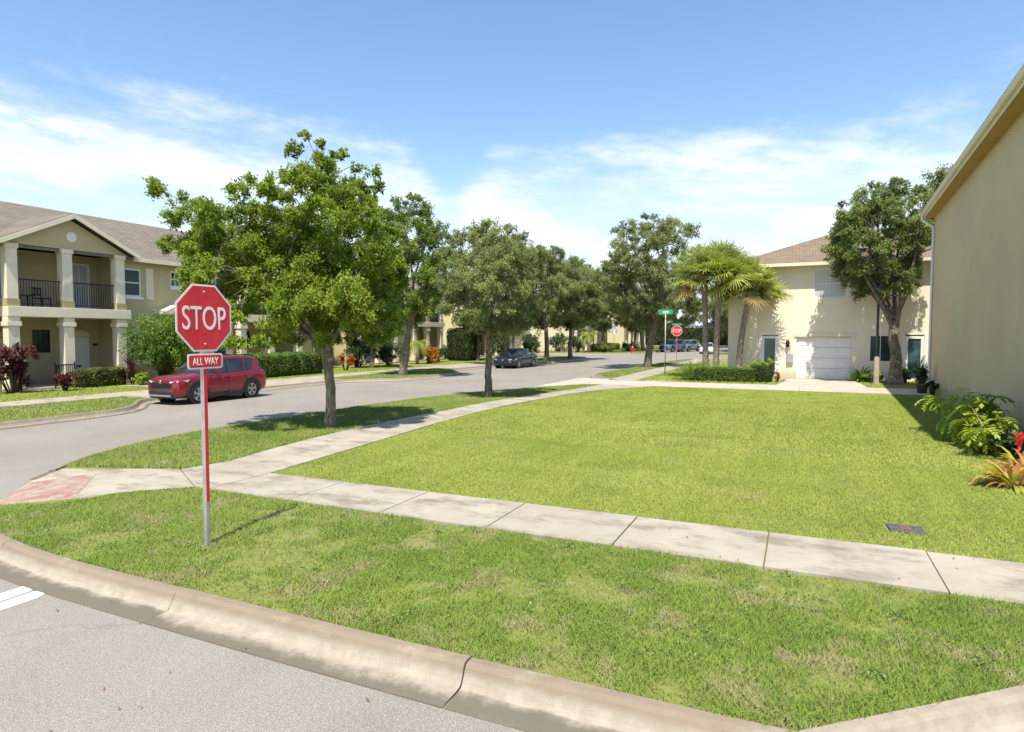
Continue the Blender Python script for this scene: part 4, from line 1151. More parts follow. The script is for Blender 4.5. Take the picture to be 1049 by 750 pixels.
P = [(gx0-e,gy-e,ze),(gx1+e,gy-e,ze),(gx1+e,gb+e,ze),(gx0-e,gb+e,ze),(rx0,ry,zt),(rx1,ry,zt)]
m.add(P, [(0,1,5,4),(1,2,5),(2,3,4,5),(3,0,4)]); 
rf = m.build('roof', M_roof2, gh)
m = MB(); m.add([(gx0-e+.02,gy-e+.02,ze-.03),(gx1+e-.02,gy-e+.02,ze-.03),(gx1+e-.02,gb+e-.02,ze-.03),(gx0-e+.02,gb+e-.02,ze-.03)],[(3,2,1,0)]); m.build('soffit', M_trim, gh)
m = MB(); m.box((gx0-e-.1,gy-e-.1,ze-.1),(gx1+e+.1,gy-e-.002,ze+.06)); m.box((gx0-e-.1,gy-e,ze-.1),(gx0-e-.002,gb+e,ze+.06)); m.build('gutter', M_trim, gh)
MB().tube([(2.2,41,7.6),(2.2,41,8.5)], .09, 8).build('roof_vent', M_white, rf)
# things on its wall
t = thing('wall_lamp', 'small dark lantern on the pale wall left of the garage door', 'lamp', (-.62,36.5,2.0))
MB().box((-.05,-.1,-.02),(.05,0,.06)).build('bracket', M_black, t, world=False); MB().lathe([(.03,-.32),(.08,-.3),(.1,-.05),(.05,.02),(0,.05)], 8, (0,-.14,0)).build('lantern', M_darkplastic, t, world=False)
t = thing('meter_box', 'grey utility meter on the wall below the dark lantern', 'meter', (-.5,36.5,.9))
MB().box((-.16,-.14,-.05),(.16,-.002,.45)).build('housing', M_galv, t, world=False, bevel=.015); MB().lathe([(.11,0),(.11,.08),(.09,.11),(0,.115)], 14, (0,-.14,.28), 'y').build('dial', M_glass, t, world=False)
MB().tube([(0,-.06,.45),(0,-.06,1.0)], .02, 8).build('conduit', M_galv, t, world=False)

# beige house at the right edge: its long wall, eave and gutter
th = R(2.6); ca, sa = math.cos(th), math.sin(th)
bh = thing('beige_house', 'beige stucco house with wide eave and gutter at the right edge', 'house', (4.93, 31.2, 0), -th)
# local: x to the right (away from wall face), y along the wall away from camera (corner at y=0), wall face at x=0
LW, D_, EH = 18.2, 11.0, 7.18
m = MB(); m.box((0,-LW,-.1),(D_,0,EH)); m.prism([(0,0),(D_,0),(D_/2,D_/2*.42)], (0,-LW,EH+.001), (1,0,0), (0,0,1), (0,LW,0)); m.build('wall', M_wall_beige, bh, world=False)
m = MB(); ov = .36; s = .42
for sg in (0, 1):
    f = (lambda x: x) if sg == 0 else (lambda x: D_-x)
    m.hexa([(f(-ov),-LW-.5,EH+.16-ov*s*0),(f(D_/2),-LW-.5,EH+.16+(D_/2+ov)*s),(f(D_/2),.35,EH+.16+(D_/2+ov)*s),(f(-ov),.35,EH+.16),
            (f(-ov),-LW-.5,EH+.28),(f(D_/2),-LW-.5,EH+.28+(D_/2+ov)*s),(f(D_/2),.35,EH+.28+(D_/2+ov)*s),(f(-ov),.35,EH+.28)])
rf = m.build('roof', M_roof, bh, world=False)
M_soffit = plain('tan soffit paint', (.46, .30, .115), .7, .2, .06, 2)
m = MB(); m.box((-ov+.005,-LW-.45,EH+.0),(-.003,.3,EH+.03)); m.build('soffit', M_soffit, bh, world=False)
m = MB(); m.box((-ov-.02,-LW-.5,EH-.02),(-ov+.003,.34,EH+.24)); m.build('fascia', M_trim, bh, world=False)
m = MB(); m.prism([(0,0),(-.07,.0),(-.095,.05),(-.09,.10),(-.11,.13),(-.11,.15),(0,.15)], (-ov-.022,-LW-.5,EH+.07), (1,0,0), (0,0,1), (0,LW+.86,0)); m.build('gutter', M_trim, bh, world=False)
m = MB()
m.tube([(-ov-.08,.16,EH+.07),(-ov-.08,.16,EH-.08),(-.06,-.08,EH-.45),(-.055,-.08,EH-.6),(-.055,-.08,.12),(-.2,-.08,.03)], .05, 8); m.build('downspout', M_white, bh, world=False)

# ------------------------------------------------------------------ HEDGES AND PLANTS
leafy_box('box_hedge', 'low olive clipped hedge in front of the tan porch at left', 'hedge', (-28.75,18.35,-.02), (.8,2.3,.85), M_hedge_ol, .075, 3600, 51)
leafy_box('box_hedge', 'long bright green clipped hedge behind the red car', 'hedge', (-26.6,26.9,-.02), (1.3,7.0,1.32), M_hedge, .085, 12000, 52)
leafy_blob('round_shrub', 'large bright green rounded bush between the red car and the tan house', 'bush', (-27.6,20.75,-.02), 1.65, 1.7, 3.5, M_hedge, .115, 26000, 53, .5, 52, rc=.5)
leafy_blob('burgundy_shrub', 'dark burgundy leafed shrub at the far left edge', 'bush', (-28.3,14.6,-.02), .9, 1.3, 2.0, M_red_lf, .20, 2400, 54, .1, 18, aspect=.3)
leafy_blob('burgundy_shrub', 'low reddish shrub at the foot of the burgundy shrub', 'bush', (-27.7,16.2,-.02), .55, .7, .9, M_red_lf, .14, 900, 55, .05, 9, aspect=.3)
strap_plant('cordyline', 'red cordyline by the right porch column of the tan house', 'plant', (-28.3,19.45,-.02), 46, .75, .09, M_red_lf, 56, stem=.9)
leafy_blob('garden_shrub', 'small lime green shrub at the foot of the red cordyline', 'bush', (-27.6,19.5,-.02), .5, .5, .7, M_shrub, .11, 900, 57, .05, 8)
leafy_blob('garden_shrub', 'low green plants under the large rounded bush', 'bush', (-26.7,21.0,-.02), .6, .9, .8, M_hedge, .12, 1300, 58, .05, 9)
leafy_blob('orange_croton', 'small orange croton right of the long clipped hedge', 'plant', (-26.9,33.0,-.02), .55, .75, 1.15, M_orange_lf, .17, 900, 59, .1, 9, aspect=.35)
leafy_blob('orange_croton', 'bright orange croton by the second tan house', 'plant', (-27.6,44.4,-.02), 1.0, 1.15, 1.75, M_orange_lf, .22, 1500, 60, .15, 14, aspect=.35)
leafy_blob('dark_shrub', 'dark bush right of the small orange croton', 'bush', (-28.5,36.2,-.02), 1.4, 1.8, 2.7, M_hedge_dk, .13, 4200, 61, .1, 22)
leafy_blob('dark_shrub', 'dark bush between the two orange crotons', 'bush', (-28.6,40.2,-.02), 1.2, 1.6, 2.0, M_hedge_dk, .13, 3200, 62, .1, 18)
leafy_blob('dark_shrub', 'dark low bush left of the round topiary', 'bush', (-28.4,47.0,-.02), 1.0, 1.3, 1.5, M_hedge_dk, .13, 2200, 63, .1, 14)
leafy_box('round_topiary', 'dark green round topped topiary left of the black car', 'bush', (-27.8,50.6,-.02), (2.5,2.9,3.0), M_hedge_dk, .12, 7500, 64, lump=.03)
leafy_box('box_hedge', 'dark hedge under the window of the lemon cream wall', 'hedge', (-33.0,57.0,-.02), (6.0,.9,.95), M_hedge_dk, .11, 3500, 65)
for i, (x, y, rx, ry, h, lab) in enumerate([(-36.5,55.5,1.8,1.6,3.4,'tall dark shrub left of the lemon cream wall window'),(-28.9,61.0,1.6,2.2,3.6,'tall dark shrub at the right corner of the lemon cream house'),(-27.0,64.0,1.4,1.4,2.4,'rounded dark shrub nearest the junction by the lemon cream house'),(-30.5,82.5,2.2,1.3,3.2,'dark shrub before the end wall of the pale house past the junction'),(-34.5,82.0,2.2,1.3,3.6,'tall dark shrub at the far corner of the pale house past the junction'),(-27.3,81.6,1.5,1.2,2.4,'dark shrub beside the small feathery palm past the junction')]):
    leafy_blob('dark_shrub', lab, 'bush', (x,y,-.02), rx, ry, h, M_hedge_dk, .15, 4200, 120+i, .1, 22)
leafy_blob('garden_shrub', 'pale green bush beside the small feathery palm past the junction', 'bush', (-23.9,82.4,-.02), 1.6, 1.4, 1.5, M_hedge_ol, .16, 2400, 66, .1, 14)
leafy_box('box_hedge', 'clipped hedge in front of the pale house past the junction', 'hedge', (-26.4,92.0,-.02), (1.4,13,1.1), M_hedge, .16, 5000, 67)
leafy_blob('dark_shrub', 'dark bush behind the red fire hydrant', 'bush', (-22.0,87.5,-.02), 1.6, 2.2, 1.5, M_hedge_dk, .17, 2400, 68, .1, 14)
leafy_box('box_hedge', 'long hedge across the street end right of the far stop sign', 'hedge', (-1.0,84.0,-.02), (14,1.6,1.9), M_hedge_dk, .2, 6000, 69)
leafy_box('box_hedge', 'tall dark hedge closing the view at the far end of the street', 'hedge', (-12,150.0,-.02), (60,3,4.5), M_hedge_dk, .4, 9000, 77)
leafy_box('box_hedge', 'tall dark hedge far behind the palms', 'hedge', (14,122.0,-.02), (36,3,4.5), M_hedge_dk, .4, 7000, 78)
# palm bed
leafy_box('box_hedge', 'low clipped hedge in front of the palm bed', 'hedge', (-3.45,33.1,-.02), (3.3,.75,.72), M_hedge, .07, 5200, 70)
leafy_box('box_hedge', 'short darker hedge at the right end of the palm bed', 'hedge', (-1.75,33.5,-.02), (1.15,.9,.82), M_hedge_dk, .07, 2400, 71)
strap_plant('ornamental_grass', 'tall green ornamental grass at the left end of the palm bed', 'plant', (-5.0,33.7,-.02), 520, 1.25, .022, M_long, 72, spread=.9, droop=.75, base_r=.5)
strap_plant('ornamental_grass', 'ornamental grass around the middle palm trunk', 'plant', (-3.7,33.9,-.02), 420, 1.1, .022, M_long, 73, spread=.9, droop=.75, base_r=.45)
strap_plant('ornamental_grass', 'ornamental grass under the lower palm', 'plant', (-2.7,34.1,-.02), 320, 1.0, .022, M_long, 74, spread=.9, droop=.75, base_r=.4)
leafy_blob('garden_shrub', 'bright shrub at the right end of the palm bed behind the darker hedge', 'bush', (-1.75,34.5,-.02), .8, .6, 1.3, M_shrub, .11, 1700, 75, .1, 12)
leafy_blob('orange_croton', 'tiny reddish plant beside the garage driveway', 'plant', (-1.0,33.6,-.02), .28, .28, .55, M_orange_lf, .12, 220, 76, .05, 5, aspect=.35)
# bed before the garage house at right
for i, (x, y, h, lab, mt) in enumerate([(2.75,35.7,1.1,'leafy green plant right of the garage door',M_hedge),(3.3,35.3,.7,'low yellow green plant at the foot of the lamp post',M_shrub),(4.6,35.5,1.0,'dark plant behind the oak trunk by the garage house',M_hedge_dk),(5.2,35.2,.9,'bush under the second door of the garage house',M_hedge)]):
    if i == 0: strap_plant('garden_plant', lab, 'plant', (x,y,-.02), 60, .9, .12, mt, 80, spread=1., droop=.9)
    else: leafy_blob('garden_shrub', lab, 'bush', (x,y,-.02), .6, .5, h, mt, .12, 1100, 80+i, .05, 9)
t = thing('lamp_post', 'slim dark lamp post with pale base before the garage house', 'lamp post', (3.28,34.3,0))
MB().lathe([(.16,-.02),(.15,.05),(.12,.1),(.11,1.25),(.06,1.3)], 8).build('base', M_concpole, t, world=False)
MB().tube([(0,0,1.28),(0,0,4.75)], [.06,.05], 10).build('pole', M_darkpole, t, world=False)
MB().lathe([(.05,4.75),(.09,4.8),(.09,4.86),(.17,4.95),(.20,5.3),(.24,5.34),(.05,5.5),(0,5.58)], 10).build('lantern', M_darkpole, t, world=False)

# plants against the beige wall
def potted(loc, label):
    t = thing('potted_shrub', label, 'potted plant', loc)
    MB().lathe([(.0,0),(.15,0),(.2,.3),(.22,.34),(.19,.34),(.17,.3),(0,.29)], 16).build('pot', M_redpot, t, world=False)
    rng = np.random.default_rng(9); P, _, _ = clump_points(rng, (0,0,.72), .42, 700, 16)
    leaves('foliage', M_hedge_dk, t, P, .11, rng, rng.uniform(0,1,700), .5)
potted((4.42,29.6,-.02), 'dark leafy potted shrub at the corner of the beige house')
leafy_blob('dark_shrub', 'low dark shrub below the downspout of the beige house', 'bush', (4.62,28.6,-.02), .28, .5, .65, M_hedge_dk, .10, 700, 90, .05, 8)

def branchy(loc, label, seed, stems, leafn, size, mat):
    """shrub with bare arching stems carrying drooping compound leaves near their ends"""
    rng = np.random.default_rng(seed); t = thing('branching_shrub', label, 'bush', loc)
    sb = MB(); V = []; F = []; A = []
    for st in stems:
        pts = [Vector((p[0], p[1], p[2]*.74)) for p in catmull(st, .15)]
        sb.tube(pts, [.015*(1-.7*i/(len(pts)-1)) for i in range(len(pts))], 6)
        for k in range(leafn):
            q = rng.uniform(.35, 1.0) if k > 3 else 1.0 - .04*k; p = np.array(pts[min(len(pts)-1, int(q*(len(pts)-1)))])
            az = rng.uniform(0, 6.28); el = rng.uniform(-.3, .9); L_ = size*rng.uniform(.7,1.25)
            va = rng.uniform(.15, .95)
            cpos = p.copy(); d2 = np.array([math.cos(az), math.sin(az)])
            for s in range(6):
                nx = cpos + np.array([d2[0]*math.cos(el), d2[1]*math.cos(el), math.sin(el)])*L_/6; el -= .28
                for sg in ((-1, 1) if s < 5 else (0,)):
                    sd = np.array([-d2[1], d2[0], 0])*sg; ax = (nx-cpos)*.9/(L_/6)*.6 + sd*.8 if sg else (nx-cpos)/(L_/6)
                    ax = ax/np.linalg.norm(ax) + np.array([0,0,-.12]); ln = L_*.40; wd = L_*.11
                    sdw = np.cross(ax, [0,0,1.]); sdw /= np.linalg.norm(sdw)+1e-9; b = len(V)
                    V += [nx, nx+ax*ln*.5+sdw*wd+np.array([0,0,.01]), nx+ax*ln, nx+ax*ln*.5-sdw*wd+np.array([0,0,.01])]; F.append((b,b+1,b+2,b+3)); A += [np.clip(va+rng.normal(0,.1),0,1)]*4
                cpos = nx
    sb.build('stem', M_palestem, t, world=False)
    np_mesh('foliage', np.array(V), np.array(F), mat, t, A)
    return t
branchy((3.55,15.2,-.02), 'branching shrub with pale stems and light green leaves against the beige wall', 91,
        [[(0,0,0),(-.15,.5,.6),(-.32,1.5,1.0),(-.42,2.6,1.25)], [(0,0,0),(-.2,.2,.7),(-.3,.8,1.2),(-.25,1.2,1.5)], [(0,.05,0),(.0,-.2,.6),(-.12,-.5,1.1)], [(0,0,0),(-.35,-.3,.5),(-.42,-.9,.75)], [(0,0,0),(-.1,.6,.8),(-.05,1.0,1.3)], [(0,0,0),(-.3,.6,.45),(-.55,1.4,.75)],[(0,0,0),(-.3,.2,.5),(-.5,.5,.85)],[(0,0,0),(-.2,1.0,.7),(-.45,2.1,1.05),(-.7,3.0,1.0)]], 20, .34, M_shrub)
branchy((3.85,16.5,-.02), 'darker shrub behind the light green branching shrub', 92,
        [[(0,0,0),(-.05,.1,.8),(-.1,.2,1.45)], [(0,0,0),(-.1,-.4,.8),(-.15,-.8,1.3)], [(0,0,0),(-.1,.5,.8),(-.1,.9,1.3)]], 18, .34, M_hedge)
leafy_blob('dark_shrub', 'dark low growth under the branching shrub by the wall', 'bush', (3.6,14.2,-.02), .35, .9, .6, M_hedge_dk, .13, 1100, 93, .03, 9)
br = strap_plant('bromeliad', 'yellow and copper bromeliad with red bloom at the right edge', 'plant', (3.02,11.9,-.02), 74, .54, .08, M_brom, 94, spread=.95, droop=.95, z0=.03, base_r=.22)
rng = np.random.default_rng(2)
V = []; F = []; A = []
for i in range(26):
    az = i*2.399; el = 1.45 - 1.1*(i/26); b = len(V); d = np.array([math.cos(az)*math.cos(el), math.sin(az)*math.cos(el), math.sin(el)]); s = np.array([-math.sin(az), math.cos(az), 0])
    o = np.array([0.02,-.05,.52 + .012*i]); ln = .12
    V += [o, o+d*ln*.5+s*.02, o+d*ln, o+d*ln*.5-s*.02]; F.append((b,b+1,b+2,b+3)); A += [rng.uniform(0,1)]*4
np_mesh('bloom', np.array(V), np.array(F), M_bloom, br, A)
strap_plant('bromeliad', 'copper leafed bromeliad partly out of frame beside the red bloom', 'plant', (3.4,12.7,-.02), 60, .58, .08, M_brom, 95, spread=1.05, droop=1.0, z0=.03, base_r=.22)

# ------------------------------------------------------------------ SIGNS, HYDRANT, LIDS
def text_mesh(name, body, h, width, depth, mat, parent, M, bold=.012, flatten=True):
    c = bpy.data.curves.new(name, 'FONT'); c.body = body; c.size = 1; c.offset = bold; c.extrude = .01; c.align_x = 'CENTER'; c.align_y = 'CENTER'
    to = bpy.data.objects.new('tmp', c); COL.objects.link(to)
    dg = bpy.context.evaluated_depsgraph_get(); me = bpy.data.meshes.new_from_object(to.evaluated_get(dg)); bpy.data.objects.remove(to)
    v = np.array([p.co for p in me.vertices]); lo, hi = v.min(0), v.max(0)
    v = (v - (lo+hi)/2) / (hi-lo) * np.array([width, h, depth])
    for p, q in zip(me.vertices, v): p.co = M @ Vector(q)
    me.materials.clear(); me.materials.append(mat); me.name = name
    o = bpy.data.objects.new(name, me); COL.objects.link(o); o.parent = parent
    return o
FACE = Matrix(((0,0,1,0),(1,0,0,0),(0,1,0,0),(0,0,0,1)))      # text x -> local y, text y -> z, normal -> +x
def octa(r): return [(r*math.cos(math.pi/8+k*math.pi/4), r*math.sin(math.pi/8+k*math.pi/4)) for k in range(8)]
def stop_sign(loc, rz, label, zc, plaque=True, blade=False, redpole=False, ap=.381, polew=.058):
    t = thing('stop_sign', label, 'sign', loc, rz)
    ztop = zc + ap + (.12 if blade else -.03)
    m = MB(); w = polew/2; m.box((-w,-w,-.1),(w,w,ztop)); m.build('pole', M_hydrant if redpole else M_galv, t, world=False, bevel=.005)
    if plaque: MB().box((w+.0005,-w*.8,.5),(w+.004,w*.8,zc-ap-.17)).build('reflective_strip', M_signred, t, world=False)
    r = ap/math.cos(math.pi/8)
    b = MB(); b.prism(octa(r), (w+.006,0,zc), (0,1,0), (0,0,1), (.004,0,0)); b.build('panel', M_whitesheet, t, world=False)
    f = MB(); f.prism(octa(r*.945), (w+.0102,0,zc), (0,1,0), (0,0,1), (.002,0,0)); face = f.build('sign_face', M_signred, t, world=False)
    text_mesh('lettering', 'STOP', ap*.70, ap*1.56, .003, M_whitesheet, face, Matrix.Translation((w+.0139,0,zc)) @ FACE, .002)
    bo = MB()
    for dz in (ap*.78, -ap*.78): bo.lathe([(.012,0),(.012,.004),(0,.006)], 10, (w+.0125,0,zc+dz), 'x')
    bo.build('bolt', M_galv, t, world=False)
    if plaque:
        zp = zc - ap - .105
        def rr(a, b, c=.03): 
            out = []
            for sx, sy, t0 in ((1,1,0),(-1,1,90),(-1,-1,180),(1,-1,270)):
                for k in range(5): tt = R(t0+k*22.5); out.append((sx*(a-c)+c*math.cos(tt), sy*(b-c)+c*math.sin(tt)))
            return out
        p = MB(); p.prism(rr(.228,.082), (w+.006,0,zp), (0,1,0), (0,0,1), (.004,0,0)); pl = p.build('plaque', M_whitesheet, t, world=False)
        p = MB(); p.prism(rr(.212,.066,.022), (w+.0102,0,zp), (0,1,0), (0,0,1), (.002,0,0)); p.build('plaque_face', M_signred, pl, world=False)
        text_mesh('lettering', 'ALL WAY', .078, .335, .003, M_whitesheet, pl, Matrix.Translation((w+.0139,0,zp)) @ FACE, .006)
    if blade:
        bl = MB(); bl.box((-.012,-.40,zc+ap+.03),(.012,.40,zc+ap+.2)); bl.build('street_name_blade', M_greensign, t, world=False)
    return t
stop_sign((-5.89,4.87,-.02), R(2), 'red octagonal STOP sign with ALL WAY plaque on the near verge', 2.505, ap=.36, polew=.05)
stop_sign((-10.03,57.4,-.02), R(-80), 'small red stop sign with red pole and street name blade across the alley', 2.72, False, True, True, .457)
t = thing('street_name_sign', 'green street name sign on a thin grey pole by the far sidewalk', 'sign', (-7.32,38.1,-.02), R(-72))
MB().tube([(0,0,-.1),(0,0,3.62)], .032, 10).build('pole', M_greenpole, t, world=False)
b = MB(); b.box((-.012,-.42,3.56),(.012,.42,3.83)); bl = b.build('blade', M_greensign, t, world=False, bevel=.004)
m = MB()
for k, (y, w, h) in enumerate([(-.16,.05,.11),(-.09,.045,.11),(-.03,.05,.11),(.04,.045,.11),(.11,.06,.11)]): m.box((.0135,y,3.64),(.016,y+w,3.64+h))
m.build('faded_lettering', M_whitesheet, bl, world=False)
m = MB(); m.lathe([(.036,3.3),(.05,3.3),(.05,3.34),(.036,3.34)], 10); m.build('bracket', M_galv, t, world=False)
t = thing('sign_back', 'plain pale back of an octagonal sign on a thin post past the junction', 'sign', (-22.8,83.2,-.02), R(-66))
MB().tube([(0,0,-.1),(0,0,5.2)], .04, 8).build('post', M_greenpole, t, world=False)
m = MB(); m.prism(octa(.5), (.045,0,2.95), (0,1,0), (0,0,1), (.01,0,0)); m.build('panel', M_whitesheet, t, world=False)
t = thing('fire_hydrant', 'red fire hydrant on the corner lawn past the junction', 'hydrant', (-19.6,80.4,-.02))
MB().lathe([(.2,0),(.2,.06),(.14,.08),(.14,.62),(.19,.64),(.19,.7),(.15,.74),(.12,.88),(.05,.93),(.05,1.0),(0,1.0)], 14).build('barrel', M_hydrant, t, world=False)
MB().lathe([(.09,-.28),(.1,-.24),(.07,-.2),(.07,.2),(.1,.24),(.09,.28)], 10, (0,0,.5), 'x').build('nozzle', M_hydrant, t, world=False)
MB().lathe([(.11,-.26),(.12,-.2),(.08,-.18),(.08,0)], 10, (0,0,.45), 'y').build('nozzle', M_hydrant, t, world=False)
t = thing('utility_cover', 'dark rectangular utility box lid with reddish centre in the lawn', 'utility cover', (1.19,8.73,-.04), R(3))
MB().box((-.19,-.155,-.05),(.19,.155,.045)).build('lid', M_box, t, world=False, bevel=.012)
MB().box((-.07,-.08,.0455),(.06,.07,.05)).build('reader_cap', M_boxred, t, world=False)
m = MB(); m.lathe([(0,.0),(.33,.0),(.33,-.02)], 24, (-11.2,29.7,-.1465)); tag(m.build('manhole_cover', M_box), 'dark round cover in the road at the alley mouth', 'manhole cover')
# fallen leaves on the near road and walk
rng = np.random.default_rng(77); n = 70
P = np.stack([rng.uniform(-7, 1, n), rng.uniform(2.2, 3.9, n), np.full(n, -.135)], 1)
P2 = np.stack([rng.uniform(-8, 3, n), rng.uniform(6.7, 7.8, n), np.full(n, .022)], 1)
o = leaves('fallen_leaves', leafmat('fallen leaves', [(.20,.10,.05),(.30,.17,.08),(.22,.16,.06)], .2), None, np.concatenate([P[:26], P2[:14]]), .035, rng, rng.uniform(0,1,40), .6, 6.)
tag(o, 'scattered brown fallen leaves on the near road and sidewalk', 'leaves', kind='stuff')

# ------------------------------------------------------------------ CARS
def loft(mb, secs, smooth=True, close_ends=True):
    n = len(secs[0]); b = len(mb.v); vs = [p for s in secs for p in s]
    fs = [(i*n+k, i*n+k+1, (i+1)*n+k+1, (i+1)*n+k) for i in range(len(secs)-1) for k in range(n-1)]
    mb.add(vs, fs, smooth)
    if close_ends:
        mb.f += [tuple(b+k for k in range(n)), tuple(b+(len(secs)-1)*n+k for k in reversed(range(n)))]; mb.sm += [False, False]
def dense(st, k=4):
    S_ = np.array(st, float); y = S_[:, 0]; out = []
    for i in range(len(y)-1):
        for j in range(k): out.append(y[i] + (y[i+1]-y[i])*j/k)
    out.append(y[-1]); out = np.array(out)
    cols = []
    for c in range(1, S_.shape[1]):
        d = np.gradient(S_[:, c], y); v = []
        for q in out:                                  # monotone-ish hermite
            i = min(len(y)-2, int(np.searchsorted(y, q, 'right')-1)); h = y[i+1]-y[i]; t = (q-y[i])/h
            sl = (S_[i+1, c]-S_[i, c])/h
            m0 = np.clip(d[i], min(0, 2.5*sl), max(0, 2.5*sl)); m1 = np.clip(d[i+1], min(0, 2.5*sl), max(0, 2.5*sl))
            v.append((2*t**3-3*t**2+1)*S_[i, c] + (t**3-2*t**2+t)*h*m0 + (-2*t**3+3*t**2)*S_[i+1, c] + (t**3-t**2)*h*m1)
        cols.append(np.array(v))
    return out, cols
def car(label, loc, rz, paint, kind, sc=1., group=None, hi=True):
    t = thing('parked_car', label, 'car', loc, rz, group); t.scale = (sc, sc*.965, sc*1.05) if kind == 'suv' else (sc, sc, sc)
    if kind == 'suv':
        Ln, W, wb0, wb1, wr = 4.6, .925, .93, 3.62, .36
        body = [(0,.44,.66,.70,.80),(.06,.32,.80,.78,.92),(.25,.25,.89,.88,1.00),(.9,.23,.92,.98,1.08),(1.4,.23,.925,1.03,1.14),(2.4,.23,.925,1.06,1.12),(3.6,.24,.93,1.10,1.15),(4.2,.28,.92,1.10,1.14),(4.5,.34,.86,1.05,1.10),(4.6,.45,.78,.95,1.02)]
        gh_ = [(1.2,.78,1.10,.70,1.13),(1.55,.84,1.08,.69,1.40),(1.95,.86,1.07,.665,1.60),(2.5,.865,1.07,.675,1.67),(3.3,.865,1.08,.675,1.675),(3.95,.85,1.10,.66,1.63),(4.3,.82,1.11,.62,1.50),(4.52,.78,1.10,.66,1.14)]
        pill = [(1.22,1.98,.07),(2.38,2.42,.05),(3.28,3.36,.06),(3.95,4.05,.22)]; roofy = (1.92, 4.12)
    else:
        Ln, W, wb0, wb1, wr = 4.65, .90, .92, 3.62, .33
        body = [(0,.40,.62,.56,.66),(.06,.28,.76,.64,.74),(.3,.20,.86,.76,.84),(.9,.17,.895,.84,.92),(1.4,.17,.90,.88,.98),(2.4,.17,.90,.92,.96),(3.6,.19,.90,.95,1.0),(4.2,.24,.87,.95,1.02),(4.55,.32,.80,.92,1.02),(4.65,.42,.72,.82,.95)]
        gh_ = [(1.25,.74,.95,.66,.98),(1.7,.81,.93,.63,1.22),(2.15,.83,.93,.60,1.40),(2.6,.83,.93,.60,1.44),(3.1,.82,.95,.59,1.42),(3.7,.78,.97,.56,1.28),(4.25,.72,1.0,.6,1.04)]
        pill = [(1.27,2.15,.06),(2.55,2.6,.05),(3.45,3.75,.16)]; roofy = (2.1, 3.65)
    y, (zb, w, zs, zt) = dense(body)
    secs = []
    for i in range(len(y)):
        a, b, c, d = zb[i], w[i], zs[i], zt[i]; hgt = c-a
        half = [(b*.70,a),(b*.93,a+.05*hgt),(b*.985,a+.22*hgt),(b,a+.48*hgt),(b*.993,a+.75*hgt),(b*.965,c-.02),(b*.90,c+.35*(d-c)),(b*.6,d-.012),(0,d)]
        secs.append([(p, y[i], z) for p, z in half] + [(-p, y[i], z) for p, z in half[-2::-1]])
        secs[-1].append(secs[-1][0])
    m = MB(); loft(m, secs); bo = m.build('body', paint, t, world=False)
    yg, (gw, gz, rw, rz_) = dense(gh_, 3)
    gs = [[(gw[i],yg[i],gz[i]-.06),(gw[i]*.995,yg[i],gz[i]),(rw[i]*1.02,yg[i],rz_[i]-.05),(rw[i]*.93,yg[i],rz_[i]-.005),(0,yg[i],rz_[i]+.015),(-rw[i]*.93,yg[i],rz_[i]-.005),(-rw[i]*1.02,yg[i],rz_[i]-.05),(-gw[i]*.995,yg[i],gz[i]),(-gw[i],yg[i],gz[i]-.06)] for i in range(len(yg))]
    m = MB(); loft(m, gs); m.build('window', M_carglass, t, world=False)
    gi = lambda q, arr: float(np.interp(q, yg, arr))
    m = MB(); rs = []
    for q in np.linspace(*roofy, 12):
        a, b = gi(q, rw), gi(q, rz_)
        rs.append([(a*1.035+.012,q,b-.085),(a*1.03+.008,q,b-.045),(a*.93,q,b+.012),(0,q,b+.032),(-a*.93,q,b+.012),(-a*1.03-.008,q,b-.045),(-a*1.035-.012,q,b-.085)])
    loft(m, rs); m.build('roof', paint, t, world=False)
    for sg in (-1, 1):
        for (y0, y1, pw) in pill:
            a = Vector((sg*(gi(y0, gw)*1.0+.004), y0, gi(y0, gz)-.02)); b = Vector((sg*(gi(y1, rw)*1.03+.006), y1, gi(y1, rz_)-.05))
            m = MB(); dv = Vector((0, pw/2, 0)); nx = Vector((sg*.014, 0, 0))
            k = 2.2 if pw > .15 else 1
            m.hexa([a-dv*k, a+dv*k, b+dv, b-dv, a-dv*k+nx, a+dv*k+nx, b+dv+nx, b-dv+nx]); m.build('pillar', paint if pw != .05 else M_darkplastic, t, world=False)
        # sills, arches, wheels
        m = MB(); m.box((sg*(W*.93), wb0+wr+.1, .2), (sg*(W+.006), wb1-wr-.1, .36)); m.build('sill_cladding', M_darkplastic, t, world=False, bevel=.02)
        for wy in (wb0, wb1):
            m = MB(); arc = [R(-12+204*k/18) for k in range(19)]
            ro, ri = wr+.135, wr+.045
            poly = [(ro*math.cos(a), ro*math.sin(a)) for a in arc] + [(ri*math.cos(a), ri*math.sin(a)) for a in reversed(arc)]
            m.prism(poly, (sg*(W-.16), wy, wr), (0,1,0), (0,0,1), (sg*.172,0,0)); m.build('wheel_arch', M_darkplastic if kind == 'suv' else paint, t, world=False)
            m = MB(); m.lathe([(0,0),(ri+.005,0),(ri+.005,.16),(0,.16)], 28, (sg*(W-.155) if sg > 0 else sg*(W-.155)-.16+.0, wy, wr), 'x') if False else m.prism([((ri+.01)*math.cos(R(k*15)), (ri+.01)*math.sin(R(k*15))) for k in range(24)], (sg*(W-.2), wy, wr), (0,1,0), (0,0,1), (sg*.206,0,0))
            m.build('dark_well_disc', M_black, t, world=False)  # black disc on the body side, stands in for the shaded wheel hollow
            tw = MB(); x0 = W-.21
            tw.lathe([(wr*.62, x0+.215),(wr*.70, x0+.228),(wr*.9, x0+.224),(wr*.98, x0+.20),(wr, x0+.16),(wr, x0+.0),(wr*.9,x0-.02)], 28, (0, wy, wr), 'x')
